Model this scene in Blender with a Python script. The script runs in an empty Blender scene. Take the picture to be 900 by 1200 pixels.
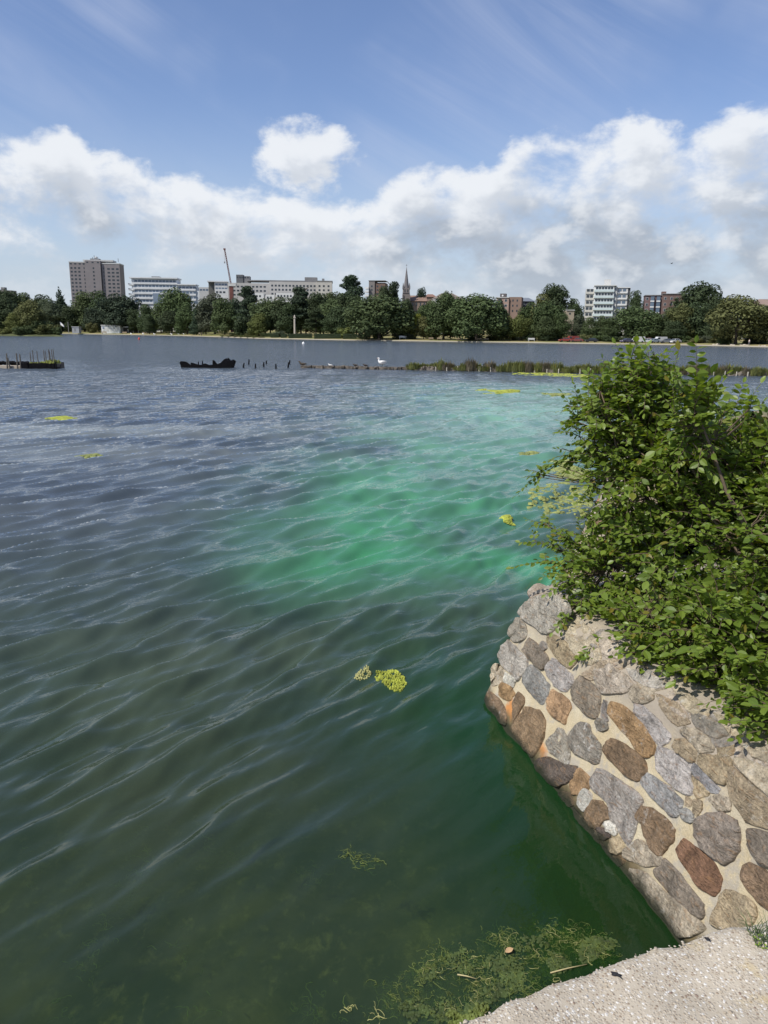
import bpy, bmesh, math, random
import numpy as np
from mathutils import Vector, Matrix, noise
from mathutils.bvhtree import BVHTree

R = math.radians
rng = random.Random(7)
nr = np.random.default_rng(11)
scene = bpy.context.scene
COL = scene.collection

# ------------------------------------------------------------------ camera
FPX = 900.0                      # focal length in pixels of the 900 x 1200 photograph
CAMZ = 3.0
PITCH, ROLL = R(13.13), R(0.6)
cam_d = bpy.data.cameras.new('camera')
cam = bpy.data.objects.new('camera', cam_d)
COL.objects.link(cam)
cam.location = (0, 0, CAMZ)
CAM_R = Matrix.Rotation(math.pi / 2 - PITCH, 3, 'X') @ Matrix.Rotation(ROLL, 3, 'Z')
cam.rotation_euler = CAM_R.to_euler()
cam_d.sensor_fit = 'VERTICAL'
cam_d.sensor_height = 36.0
cam_d.lens = FPX / 1200.0 * 36.0
cam_d.clip_start = 0.05
cam_d.clip_end = 20000
scene.camera = cam

# ------------------------------------------------------------------ sun, sky, exposure
SUN = Vector((-0.52, -0.36, 0.80)).normalized()
sun_d = bpy.data.lights.new('sun', 'SUN')
sun = bpy.data.objects.new('sun', sun_d)
COL.objects.link(sun)
sun.location = (-30, -20, 60)
sun.rotation_euler = (-SUN).to_track_quat('-Z', 'Y').to_euler()
sun_d.energy = 4.0
sun_d.angle = R(0.5)
sun_d.color = (1.0, 0.95, 0.87)
scene.view_settings.view_transform = 'Standard'
scene.view_settings.look = 'None'
scene.view_settings.exposure = 0.35
scene.view_settings.gamma = 1.0
scene.view_settings.use_curve_mapping = False


class NT:
    """small helper to write node trees as expressions"""
    def __init__(self, tree):
        self.t = tree
        self.n = tree.nodes
        self.l = tree.links

    def new(self, kind, **kw):
        nd = self.n.new(kind)
        for k, v in kw.items():
            setattr(nd, k, v)
        return nd

    def put(self, sock, v):
        if hasattr(v, 'is_output'):
            self.l.new(v, sock)
        elif v is not None:
            try:
                sock.default_value = v
            except Exception:
                sock.default_value = (v[0], v[1], v[2], 1.0)

    def math(self, op, a, b=None, c=None, clamp=False):
        nd = self.new('ShaderNodeMath', operation=op, use_clamp=clamp)
        self.put(nd.inputs[0], a)
        if b is not None: self.put(nd.inputs[1], b)
        if c is not None: self.put(nd.inputs[2], c)
        return nd.outputs[0]

    def vmath(self, op, a, b=None, out=0):
        nd = self.new('ShaderNodeVectorMath', operation=op)
        self.put(nd.inputs[0], a)
        if b is not None:
            self.put(nd.inputs[3 if op == 'SCALE' else 1], b)
        return nd.outputs[out]

    def mix(self, f, a, b, blend='MIX'):
        nd = self.new('ShaderNodeMix', data_type='RGBA', blend_type=blend)
        self.put(nd.inputs[0], f)
        self.put(nd.inputs[6], a if hasattr(a, 'is_output') else (a[0], a[1], a[2], 1))
        self.put(nd.inputs[7], b if hasattr(b, 'is_output') else (b[0], b[1], b[2], 1))
        return nd.outputs[2]

    def ramp(self, v, lo, hi, a=0.0, b=1.0, smooth=True):
        nd = self.new('ShaderNodeMapRange')
        nd.interpolation_type = 'SMOOTHSTEP' if smooth else 'LINEAR'
        self.put(nd.inputs[0], v)
        for i, q in zip((1, 2, 3, 4), (lo, hi, a, b)):
            self.put(nd.inputs[i], q)
        return nd.outputs[0]

    def noise(self, vec, scale, detail=4, rough=0.55, dist=0.0, out=0, dim='3D'):
        nd = self.new('ShaderNodeTexNoise', noise_dimensions=dim)
        if vec is not None: self.put(nd.inputs['Vector'], vec)
        nd.inputs['Scale'].default_value = scale
        nd.inputs['Detail'].default_value = detail
        nd.inputs['Roughness'].default_value = rough
        nd.inputs['Distortion'].default_value = dist
        return nd.outputs[out]

    def voronoi(self, vec, scale, feature='F1', out=0, rnd=1.0):
        nd = self.new('ShaderNodeTexVoronoi', feature=feature)
        if vec is not None: self.put(nd.inputs['Vector'], vec)
        nd.inputs['Scale'].default_value = scale
        nd.inputs['Randomness'].default_value = rnd
        return nd.outputs[out]

    def bump(self, h, strength=0.5, dist=0.01, normal=None):
        nd = self.new('ShaderNodeBump')
        nd.inputs['Strength'].default_value = strength
        nd.inputs['Distance'].default_value = dist
        self.put(nd.inputs['Height'], h)
        if normal is not None: self.put(nd.inputs['Normal'], normal)
        return nd.outputs[0]

    def combine(self, x, y, z):
        nd = self.new('ShaderNodeCombineXYZ')
        for i, q in enumerate((x, y, z)): self.put(nd.inputs[i], q)
        return nd.outputs[0]


def pix_dir(u, v):
    return CAM_R @ Vector(((u - 450.0) / FPX, -(v - 600.0) / FPX, -1.0))


def at_z(u, v, z=0.0):
    d = pix_dir(u, v)
    return Vector((0, 0, CAMZ)) + d * ((z - CAMZ) / d.z)


def at_y(u, v, y):
    d = pix_dir(u, v)
    return Vector((0, 0, CAMZ)) + d * (y / d.y)


def az_el(u, v):
    d = pix_dir(u, v).normalized()
    return math.atan2(d.x, d.y), math.asin(d.z)


world = bpy.data.worlds.new('World')
scene.world = world
world.use_nodes = True
W = NT(world.node_tree)
for nd in list(W.n): W.n.remove(nd)
w_out = W.new('ShaderNodeOutputWorld')
w_bg = W.new('ShaderNodeBackground')
w_bg.inputs['Strength'].default_value = 0.1
sky = W.new('ShaderNodeTexSky', sky_type='NISHITA')
sky.sun_disc = False
sky.sun_elevation = math.asin(SUN.z)
sky.sun_rotation = math.atan2(SUN.x, SUN.y)
sky.air_density = 1.0
sky.dust_density = 0.6
sky.ozone_density = 1.6
wdir = W.new('ShaderNodeTexCoord').outputs['Generated']
wsep = W.new('ShaderNodeSeparateXYZ')
W.put(wsep.inputs[0], wdir)
w_az = W.math('ARCTAN2', wsep.outputs[0], wsep.outputs[1])
w_el = W.math('ARCSINE', W.math('MINIMUM', W.math('MAXIMUM', wsep.outputs[2], -1.0), 1.0))

# top of the cumulus bank round the horizon: (u, v) in the photograph's sky; beyond it the bank goes on at like heights
CLOUD_TOP = [(-1400, 200), (-700, 150), (-300, 210), (0, 168), (45, 158), (80, 152), (97, 188), (130, 182), (185, 203), (250, 214), (330, 230), (380, 240), (430, 236), (478, 196),
             (520, 190), (560, 205), (600, 170), (645, 152), (700, 160), (760, 152), (800, 160), (850, 134), (900, 124), (1000, 140), (1400, 190), (2200, 160)]
cv = W.new('ShaderNodeFloatCurve')
W.put(cv.inputs['Value'], W.math('MULTIPLY_ADD', w_az, 1 / (2 * math.pi), 0.5))
cm = cv.mapping.curves[0]
pts = []
for u, v in CLOUD_TOP:
    a0, e0 = az_el(u, v)
    pts.append((a0 / (2 * math.pi) + .5, min(.95, max(.05, e0 / R(30)))))
pts = [(0, .45), (.12, .5), (.25, .42)] + [p for p in sorted(pts) if .30 < p[0] < .70] + [(.78, .45), (.9, .5), (1.0, .45)]
while len(cm.points) < len(pts): cm.points.new(.5, .5)
for q, (x, yv) in zip(cm.points, pts): q.location = (x, yv)
cv.mapping.update()
cloud_top = W.math('MULTIPLY', cv.outputs[0], R(30))
PUFF = az_el(362, 178)


def cloud_field(el_off, az_off, detail):
    a = W.math('ADD', w_az, az_off)
    e = W.math('ADD', w_el, el_off)
    ae = W.combine(a, e, 0.0)
    dlt = W.math('SUBTRACT', cloud_top, e)
    tot = W.ramp(dlt, R(-2.2), R(0.9), -0.44, 0.26, False)
    tot = W.math('SUBTRACT', tot, W.math('MULTIPLY', W.ramp(dlt, R(3.0), R(6.5)), W.ramp(a, R(12), R(-6), 0.02, 0.18)))
    q = W.vmath('MULTIPLY', W.vmath('SUBTRACT', ae, (PUFF[0], PUFF[1], 0)), (FPX / 72.0, FPX / 62.0, 0))
    gss = W.math('EXPONENT', W.math('MULTIPLY', W.vmath('DOT_PRODUCT', q, q, out=1), -0.8))
    tot = W.math('MAXIMUM', tot, W.math('MULTIPLY_ADD', gss, 0.84, -0.54))
    p = W.vmath('MULTIPLY', ae, (1.0, 1.5, 1.0))
    n = W.noise(p, 12.0, detail, 0.60, 0.15)
    n2 = W.noise(W.vmath('ADD', p, (3.1, 1.7, 0)), 4.2, 1, 0.5)
    s = W.math('MULTIPLY_ADD', n, 1.15, W.math('SUBTRACT', tot, 0.10))
    return W.math('MULTIPLY_ADD', n2, 0.38, s)


f0 = cloud_field(0.0, 0.0, 7)
f1 = cloud_field(0.020, -0.018, 4)
soft = W.ramp(W.math('SUBTRACT', cloud_top, w_el), R(-1.0), R(3.5), 0.84, 1.0)
dens = W.ramp(f0, 0.62, soft)
dens = W.math('MULTIPLY', dens, W.ramp(w_el, R(30), R(19)))
shade = W.ramp(f1, 0.72, 1.05)
underside = W.math('MULTIPLY', W.ramp(W.math('SUBTRACT', cloud_top, w_el), R(1.8), R(5.2)), W.ramp(W.noise(W.combine(W.math('MULTIPLY', w_az, 0.6), w_el, 2.0), 9.0, 2), 0.32, 0.62, 0.25, 1.0))
shade = W.math('ADD', W.math('MULTIPLY', shade, 0.40), W.math('MULTIPLY', underside, W.ramp(w_az, R(-8), R(10), 0.72, 1.05)), clamp=True)
relief = W.ramp(W.math('SUBTRACT', f0, f1), -0.05, 0.22)
lit = W.mix(shade, (6.5, 6.75, 7.15), (3.25, 3.65, 4.25))
lit = W.mix(W.math('MULTIPLY', relief, 0.5), lit, (7.3, 7.45, 7.6))
# thin high veils of cirrus
ci_v = W.vmath('MULTIPLY', W.combine(W.math('ADD', w_az, W.math('MULTIPLY', w_el, 1.5)), W.math('ADD', w_el, W.math('MULTIPLY', w_az, 0.45)), 0.3), (1.7, 2.6, 1.0))
cir = W.noise(ci_v, 1.9, 7, 0.60, 1.8)
cir = W.ramp(cir, 0.34, 0.80)
skyc = W.mix(1.0, sky.outputs[0], (0.92, 0.93, 1.08), 'MULTIPLY')
skyc = W.mix(W.math('MULTIPLY', W.math('MULTIPLY', cir, W.ramp(W.noise(W.combine(w_az, w_el, 4.0), 3.5, 4, 0.6), .35, .65)), 0.42), skyc, (4.6, 5.1, 6.4))
haze_f = W.math('MULTIPLY', W.ramp(w_el, R(16), R(0)), 0.70)
skyc = W.mix(haze_f, skyc, (4.2, 4.95, 5.85))
final = W.mix(W.math('MULTIPLY', dens, 0.93), skyc, lit)
final = W.mix(W.ramp(w_el, R(6), R(0.5), 0.0, 0.6), final, (4.3, 4.95, 5.7))
W.put(w_bg.inputs['Color'], final)
W.l.new(w_bg.outputs[0], w_out.inputs[0])


# ------------------------------------------------------------------ object helpers
def tag(o, label=None, cat=None, group=None, kind=None):
    if label: o['label'] = label
    if cat: o['category'] = cat
    if group: o['group'] = group
    if kind: o['kind'] = kind
    return o


def link(o, parent=None):
    COL.objects.link(o)
    if parent is not None:
        o.parent = parent
    return o


def empty(name, loc=(0, 0, 0), rz=0.0):
    o = bpy.data.objects.new(name, None)
    o.location = loc
    o.rotation_euler = (0, 0, rz)
    o.empty_display_size = 0.2
    return link(o)


def mesh_obj(name, me, mat=None, parent=None, loc=None, smooth=False):
    if mat is not None and not me.materials:
        me.materials.append(mat)
    o = bpy.data.objects.new(name, me)
    if loc is not None: o.location = loc
    if smooth:
        me.polygons.foreach_set('use_smooth', [True] * len(me.polygons))
    return link(o, parent)


def py_mesh(name, verts, faces):
    me = bpy.data.meshes.new(name)
    me.from_pydata([tuple(v) for v in verts], [], faces)
    me.update()
    return me


class MB:
    """collects boxes, tubes and lofts into one mesh"""
    def __init__(self):
        self.v, self.f = [], []

    def box(self, x0, x1, y0, y1, z0, z1, M=None):
        b = len(self.v)
        p = [Vector((x, y, z)) for z in (z0, z1) for y in (y0, y1) for x in (x0, x1)]
        if M is not None: p = [M @ q for q in p]
        self.v += p
        self.f += [tuple(b + i for i in q) for q in ((0, 2, 3, 1), (4, 5, 7, 6), (0, 1, 5, 4), (2, 6, 7, 3), (0, 4, 6, 2), (1, 3, 7, 5))]
        return self

    def tube(self, pts, rad, n=6, cap=True, squash=None):
        pts = [Vector(p) for p in pts]
        if not hasattr(rad, '__len__'): rad = [rad] * len(pts)
        b = len(self.v)
        ref = Vector((0.13, 0.21, 0.97))
        for i, p in enumerate(pts):
            d = (pts[min(i + 1, len(pts) - 1)] - pts[max(i - 1, 0)])
            d = d.normalized() if d.length > 1e-9 else Vector((0, 0, 1))
            if abs(d.dot(ref)) > 0.95: ref = Vector((0.9, 0.3, 0.1))
            a = d.cross(ref).normalized()
            c = d.cross(a).normalized()
            for k in range(n):
                t = 2 * math.pi * k / n
                s = squash or 1.0
                self.v.append(p + (a * math.cos(t) + c * math.sin(t) * s) * rad[i])
        for i in range(len(pts) - 1):
            for k in range(n):
                k2 = (k + 1) % n
                self.f.append((b + i * n + k, b + i * n + k2, b + (i + 1) * n + k2, b + (i + 1) * n + k))
        if cap:
            self.f.append(tuple(b + k for k in reversed(range(n))))
            self.f.append(tuple(b + (len(pts) - 1) * n + k for k in range(n)))
        return self

    def prism(self, poly, y0, y1):
        """polygon in x,z pushed along y"""
        b = len(self.v); n = len(poly)
        self.v += [Vector((x, y0, z)) for x, z in poly] + [Vector((x, y1, z)) for x, z in poly]
        self.f.append(tuple(b + i for i in range(n)))
        self.f.append(tuple(b + n + i for i in reversed(range(n))))
        for i in range(n):
            j = (i + 1) % n
            self.f.append((b + j, b + i, b + n + i, b + n + j))
        return self

    def mesh(self, name):
        me = py_mesh(name, self.v, self.f)
        bm = bmesh.new(); bm.from_mesh(me)
        bmesh.ops.recalc_face_normals(bm, faces=bm.faces)
        bm.to_mesh(me); bm.free()
        return me

    def build(self, name, mat, parent=None, loc=None, smooth=False):
        return mesh_obj(name, self.mesh(name), mat, parent, loc, smooth)


def copy_obj(o, parent=None):
    c = o.copy()
    COL.objects.link(c)
    c.parent = parent
    return c


def copy_tree(o, parent=None):
    kids = list(o.children)
    c = copy_obj(o, parent)
    for ch in kids: copy_tree(ch, c)
    return c


# numpy value noise
def vnoise(x, y, seed=0):
    xi, yi = np.floor(x).astype(np.int64), np.floor(y).astype(np.int64)
    fx, fy = x - xi, y - yi
    fx = fx * fx * (3 - 2 * fx); fy = fy * fy * (3 - 2 * fy)

    def h(a, b):
        n = (a * 374761393 + b * 668265263 + seed * 69069) & 0x7fffffff
        n = ((n ^ (n >> 13)) * 1274126177) & 0x7fffffff
        return ((n ^ (n >> 16)) & 0xffff) / 65535.0
    return (h(xi, yi) * (1 - fx) + h(xi + 1, yi) * fx) * (1 - fy) + (h(xi, yi + 1) * (1 - fx) + h(xi + 1, yi + 1) * fx) * fy


def fbm(x, y, seed=0, oct=4):
    s, a, t = 0, 0.5, 0
    for i in range(oct):
        s = s + a * vnoise(x * 2 ** i, y * 2 ** i, seed + i); t += a; a *= 0.5
    return s / t


# ------------------------------------------------------------------ materials
def new_mat(name):
    m = bpy.data.materials.new(name)
    m.use_nodes = True
    T = NT(m.node_tree)
    b = T.n['Principled BSDF']
    return m, T, b


def plain(name, col, rough=0.8, var=0.25, scale=2.0, spec=0.3, bump=0.0, bscale=20, obj_col=False, metallic=0.0, detail=5):
    m, T, b = new_mat(name)
    co = T.new('ShaderNodeTexCoord').outputs['Object']
    base = T.new('ShaderNodeObjectInfo').outputs['Color'] if obj_col else col
    n = T.noise(co, scale, detail)
    f = T.ramp(n, 0.25, 0.75, 1 - var, 1 + var, smooth=False)
    c = T.vmath('SCALE', base if obj_col else (col[0], col[1], col[2]), f)
    T.put(b.inputs['Base Color'], c)
    b.inputs['Roughness'].default_value = rough
    b.inputs['Specular IOR Level'].default_value = spec
    b.inputs['Metallic'].default_value = metallic
    if bump:
        T.put(b.inputs['Normal'], T.bump(T.noise(co, bscale, 5), bump, 0.02))
    return m


M = {}
# ================================================================== WATER
def make_water():
    # fan-shaped grid in plan: fine near, coarse far, reaching far to both sides
    r = [0.3]
    while r[-1] < 1500: r.append(r[-1] * 1.0054 if r[-1] < 110 else r[-1] * 1.03)
    r = np.array(r)
    t = np.concatenate([-np.geomspace(14, 0.56, 26)[:-1], np.linspace(-0.55, 0.55, 460), np.geomspace(0.56, 14, 26)[1:]])
    rr, tt = np.meshgrid(r, t, indexing='ij')
    X = tt * rr
    Y = rr - 1.6
    sp = rr * 0.0054
    Z = np.zeros_like(X)
    # wind waves run towards the near right; the shelter behind the quay stays smooth
    big = fbm(X * 0.22 + 7, Y * 0.22, 3, 3)
    near = np.clip((Y - 3.2 - 0.35 * X) / 4.5, 0, 1)
    shelter = np.clip(1 - ((X - 1.8) / 3.2) ** 2 - ((Y - 4.5) / 3.2) ** 2, 0, 1)
    amp = (0.10 + 0.90 * near ** 1.2) * (1 - 0.75 * shelter) * (0.55 + 0.9 * big)
    wx = (fbm(X * 0.3, Y * 0.3, 21, 3) - .5) * 1.2
    wy = (fbm(X * 0.35 + 40, Y * 0.35, 22, 3) - .5) * 1.5
    g = np.random.default_rng(5)
    comps = []
    for lam, n in ((1.3, 1), (0.85, 3), (0.60, 4), (0.42, 5), (0.30, 6), (0.21, 6)):
        for k in range(n):
            comps.append((lam * g.uniform(.85, 1.15), R(g.normal(-38, 12)), g.uniform(0, 6.28), (0.008 if lam > 1 else 0.0145 if lam > .5 else 0.0235) / math.sqrt(n)))
    comps += [(0.8, R(-140), 1.0, 0.0028), (0.55, R(-120), 2.0, 0.0028), (0.62, R(-155), 4.0, 0.0024)]
    for lam, an, ph, st in comps:
        k = 2 * math.pi / lam
        lod = np.clip((lam / sp - 2.3) / 3.0, 0, 1)
        pha = k * (np.cos(an) * (X + wx * lam * 0.9) + np.sin(an) * (Y + wy * lam * 0.9)) + ph
        s = np.sin(pha) * 0.5 + 0.5
        Z += lod * lam * st * 2.6 * (s ** 2.3 - 0.34) * (0.45 + 1.1 * fbm(X / lam * .3 + ph * 9, Y / lam * .3, 50 + int(ph * 7), 2))
    Z *= 1.75 * amp * np.clip(1.4 - Y / 150.0, 0.0, 1)
    global WATER_GRID
    WATER_GRID = (r, t, Z)
    nrw, nc = X.shape
    co = np.stack([X, Y, Z], -1).reshape(-1, 3)
    idx = np.arange(nrw * nc).reshape(nrw, nc)
    q = np.stack([idx[:-1, :-1], idx[:-1, 1:], idx[1:, 1:], idx[1:, :-1]], -1).reshape(-1, 4)
    me = bpy.data.meshes.new('water')
    me.vertices.add(len(co)); me.vertices.foreach_set('co', co.ravel())
    me.loops.add(q.size); me.loops.foreach_set('vertex_index', q.ravel())
    me.polygons.add(len(q)); me.polygons.foreach_set('loop_start', np.arange(len(q)) * 4)
    me.update(calc_edges=True)
    me.polygons.foreach_set('use_smooth', np.ones(len(q), bool))
    # green tracer dye dispersed in the water (a colour of the water itself), drifting out from the inlet
    line = [at_z(u, v) for u, v in ((690, 680), (610, 668), (510, 662), (420, 655), (450, 612), (520, 560), (560, 515), (590, 480), (640, 460))]
    wid = [0.6, 1.0, 1.4, 1.6, 2.5, 3.0, 3.9, 5.6, 9.0]
    stren = [1.3, 1.1, 1.0, 0.85, 0.85, 0.85, 0.72, 0.66, 0.5]
    dx = X + (fbm(X * .5, Y * .3, 31, 4) - .5) * 2.6 * np.clip(Y / 12, .5, 3)
    dy = Y + (fbm(X * .5 + 9, Y * .3, 32, 4) - .5) * 2.6 * np.clip(Y / 12, .5, 3)
    dye = np.zeros_like(X)
    for i in range(len(line) - 1):
        a, b = line[i], line[i + 1]
        ex, ey = b.x - a.x, b.y - a.y
        s = np.clip(((dx - a.x) * ex + (dy - a.y) * ey) / (ex * ex + ey * ey), 0, 1)
        d = np.hypot(dx - a.x - s * ex, dy - a.y - s * ey)
        w = wid[i] * (1 - s) + wid[i + 1] * s
        st = stren[i] * (1 - s) + stren[i + 1] * s
        dye = np.maximum(dye, st * np.exp(-(d / w) ** 2 * 1.1))
    dye *= 0.38 + 0.98 * fbm(X * .9, Y * .45, 33, 5)
    # thin olive-green tint along the quay and in the shallow corner
    tint = np.exp(-(np.maximum(0, (1.0 - 0.26 * (Y - 5.0)) - X) / 1.0) ** 2) * np.clip((8.5 - Y) / 3, 0, 1)
    clear = np.clip((7.0 - Y + 0.35 * np.minimum(X, 0)) / 3.6, 0, 1)
    scum = np.clip((fbm(X * .16 + 3, Y * .42, 41, 4) - .42) * 5, 0, 1) * np.exp(-((X + 9) / 8) ** 2 - ((Y - 25) / 9) ** 2)
    for nm, arr in (('dye', dye), ('tint', tint), ('clear', clear), ('scum', scum)):
        at = me.attributes.new(nm, 'FLOAT', 'POINT')
        at.data.foreach_set('value', arr.ravel().astype(np.float32))
    m = bpy.data.materials.new('lake_water')
    m.use_nodes = True
    T = NT(m.node_tree)
    for nd in list(T.n): T.n.remove(nd)

    def attr(n):
        nd = T.new('ShaderNodeAttribute', attribute_name=n)
        return nd.outputs['Fac']
    pos = T.new('ShaderNodeNewGeometry').outputs['Position']
    sep = T.new('ShaderNodeSeparateXYZ'); T.put(sep.inputs[0], pos)
    rot = T.new('ShaderNodeVectorRotate', rotation_type='Z_AXIS'); T.put(rot.inputs['Vector'], pos)
    rot.inputs['Angle'].default_value = R(36)
    crest = T.vmath('MULTIPLY', rot.outputs[0], (1.0, 0.30, 1.0))
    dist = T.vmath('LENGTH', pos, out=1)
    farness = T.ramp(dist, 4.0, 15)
    calm = T.ramp(dist, 3.0, 10.0, 0.10, 1.0)
    rip = T.noise(crest, 7.0, 4, 0.68, 0.6)
    rip2 = T.noise(T.vmath('MULTIPLY', crest, (1, 1.5, 1)), 2.6, 5, 0.65, 0.3)
    b1 = T.new('ShaderNodeBump'); T.put(b1.inputs['Height'], rip)
    b1.inputs['Distance'].default_value = 0.030
    T.put(b1.inputs['Strength'], T.math('MULTIPLY', calm, 0.6))
    b2 = T.new('ShaderNodeBump'); T.put(b2.inputs['Height'], rip2)
    b2.inputs['Distance'].default_value = 0.16
    T.put(b2.inputs['Strength'], T.ramp(dist, 8, 40, 0.03, 0.9))
    T.put(b2.inputs['Normal'], b1.outputs[0])
    rip3 = T.noise(T.vmath('MULTIPLY', pos, (1, .30, 1)), 0.85, 4, 0.65, 0.3)
    b3 = T.new('ShaderNodeBump'); T.put(b3.inputs['Height'], rip3)
    b3.inputs['Distance'].default_value = 0.9
    T.put(b3.inputs['Strength'], T.ramp(dist, 16, 60, 0.0, 1.0))
    T.put(b3.inputs['Normal'], b2.outputs[0])
    nrm = b3.outputs[0]
    murk = T.noise(T.vmath('MULTIPLY', pos, (1, .7, 1)), 0.8, 4, 0.55)
    body = T.mix(T.ramp(murk, .3, .7), (0.028, 0.048, 0.030), (0.050, 0.070, 0.040))
    body = T.mix(farness, body, (0.060, 0.076, 0.092))  # blue-grey mixed in with distance: sky reflection painted into the body colour
    body = T.mix(attr('tint'), body, (0.010, 0.048, 0.014))
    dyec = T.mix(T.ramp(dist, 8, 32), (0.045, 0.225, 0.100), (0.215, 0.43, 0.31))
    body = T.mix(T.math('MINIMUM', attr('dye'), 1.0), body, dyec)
    body = T.mix(T.math('MULTIPLY', attr('scum'), 0.36), body, (0.34, 0.37, 0.34))
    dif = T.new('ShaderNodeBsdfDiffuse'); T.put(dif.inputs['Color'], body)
    tr = T.new('ShaderNodeBsdfTransparent'); tr.inputs['Color'].default_value = (0.62, 0.78, 0.50, 1)
    under = T.new('ShaderNodeMixShader')
    T.put(under.inputs[0], T.math('MULTIPLY', attr('clear'), 0.64))
    T.l.new(dif.outputs[0], under.inputs[1]); T.l.new(tr.outputs[0], under.inputs[2])
    gl = T.new('ShaderNodeBsdfGlossy'); gl.inputs['Color'].default_value = (1, 1, 1, 1)
    T.put(gl.inputs['Roughness'], T.ramp(dist, 5, 90, 0.015, 0.10))
    T.put(gl.inputs['Normal'], nrm)
    fr = T.new('ShaderNodeFresnel'); fr.inputs['IOR'].default_value = 1.33
    T.put(fr.inputs['Normal'], nrm)
    mixs = T.new('ShaderNodeMixShader')
    T.put(mixs.inputs[0], T.math('MULTIPLY', fr.outputs[0], 0.94))
    T.l.new(under.outputs[0], mixs.inputs[1]); T.l.new(gl.outputs[0], mixs.inputs[2])
    out = T.new('ShaderNodeOutputMaterial'); T.l.new(mixs.outputs[0], out.inputs[0])
    o = mesh_obj('lake_water', me, m)
    tag(o, kind='structure')



make_water()


def water_z(x, y):
    r, t, Z = WATER_GRID
    i = min(int(np.searchsorted(r, y + 1.6)), len(r) - 1)
    j = min(int(np.searchsorted(t, x / max(y + 1.6, .3))), len(t) - 1)
    return float(Z[i, j])


def make_bed():
    n = 160
    xs = np.concatenate([[-4000, -400, -60], np.linspace(-9, 7, n), [60, 400, 4000]])
    ys = np.concatenate([[-4000, -400, -20], np.linspace(-2, 14, n), [60, 400, 4000]])
    X, Y = np.meshgrid(xs, ys, indexing='ij')
    Z = -0.62 + 0.22 * fbm(X * .9, Y * .9, 61, 4) - np.clip((Y - 6) * .08, 0, 1.2)
    me = bpy.data.meshes.new('lake_bed')
    k = len(xs), len(ys)
    idx = np.arange(k[0] * k[1]).reshape(k)
    q = np.stack([idx[:-1, :-1], idx[1:, :-1], idx[1:, 1:], idx[:-1, 1:]], -1).reshape(-1, 4)
    me.from_pydata(np.stack([X, Y, Z], -1).reshape(-1, 3).tolist(), [], q.tolist())
    me.polygons.foreach_set('use_smooth', [True] * len(q))
    m, T, b = new_mat('lake_bed_mud')
    pos = T.new('ShaderNodeNewGeometry').outputs['Position']
    a = T.ramp(T.noise(pos, 1.6, 6, .65, .2), .36, .78)
    s = T.ramp(T.noise(T.vmath('MULTIPLY', pos, (1, .7, 1)), 9.0, 6, .7, .3), .50, .85)
    c = T.mix(a, (0.022, 0.036, 0.016), (0.13, 0.115, 0.055))
    c = T.mix(T.math('MULTIPLY', s, 0.7), c, (0.34, 0.28, 0.12))
    # weed grows thick along the foot of the quay wall
    dw = T.vmath('DOT_PRODUCT', T.vmath('SUBTRACT', pos, (1.52, 3.33, 0.0)), (-0.967, -0.253, 0.0), out=1)
    wf = T.ramp(T.math('MULTIPLY_ADD', T.noise(pos, 3.5, 4), -0.7, dw), 0.75, -0.15)
    c = T.mix(wf, c, (0.020, 0.030, 0.014))
    T.put(b.inputs['Base Color'], c)
    b.inputs['Roughness'].default_value = 1.0
    tag(mesh_obj('lake_bed', me, m), kind='structure')


make_bed()

# ================================================================== FAR SHORE TERRAIN
SHORE = [(-900, 391.5), (-300, 389.5), (80, 391.5), (200, 393.5), (300, 397), (400, 399), (500, 400.5), (600, 402), (700, 403.5), (800, 405), (900, 407.5), (1300, 418), (1900, 440)]
SH_U = np.array([s[0] for s in SHORE], float)
SH_Y = np.array([max(at_z(u, v).y, 120) for u, v in SHORE])


def shore_y(u):
    return float(np.interp(u, SH_U, SH_Y))


def land_z(off):
    return float(np.interp(off, [-2, 0, 4, 30, 80, 200, 400, 900, 4000], [-.8, .35, .5, 1.1, 2.0, 5.0, 9.0, 11, 11]))


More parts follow.
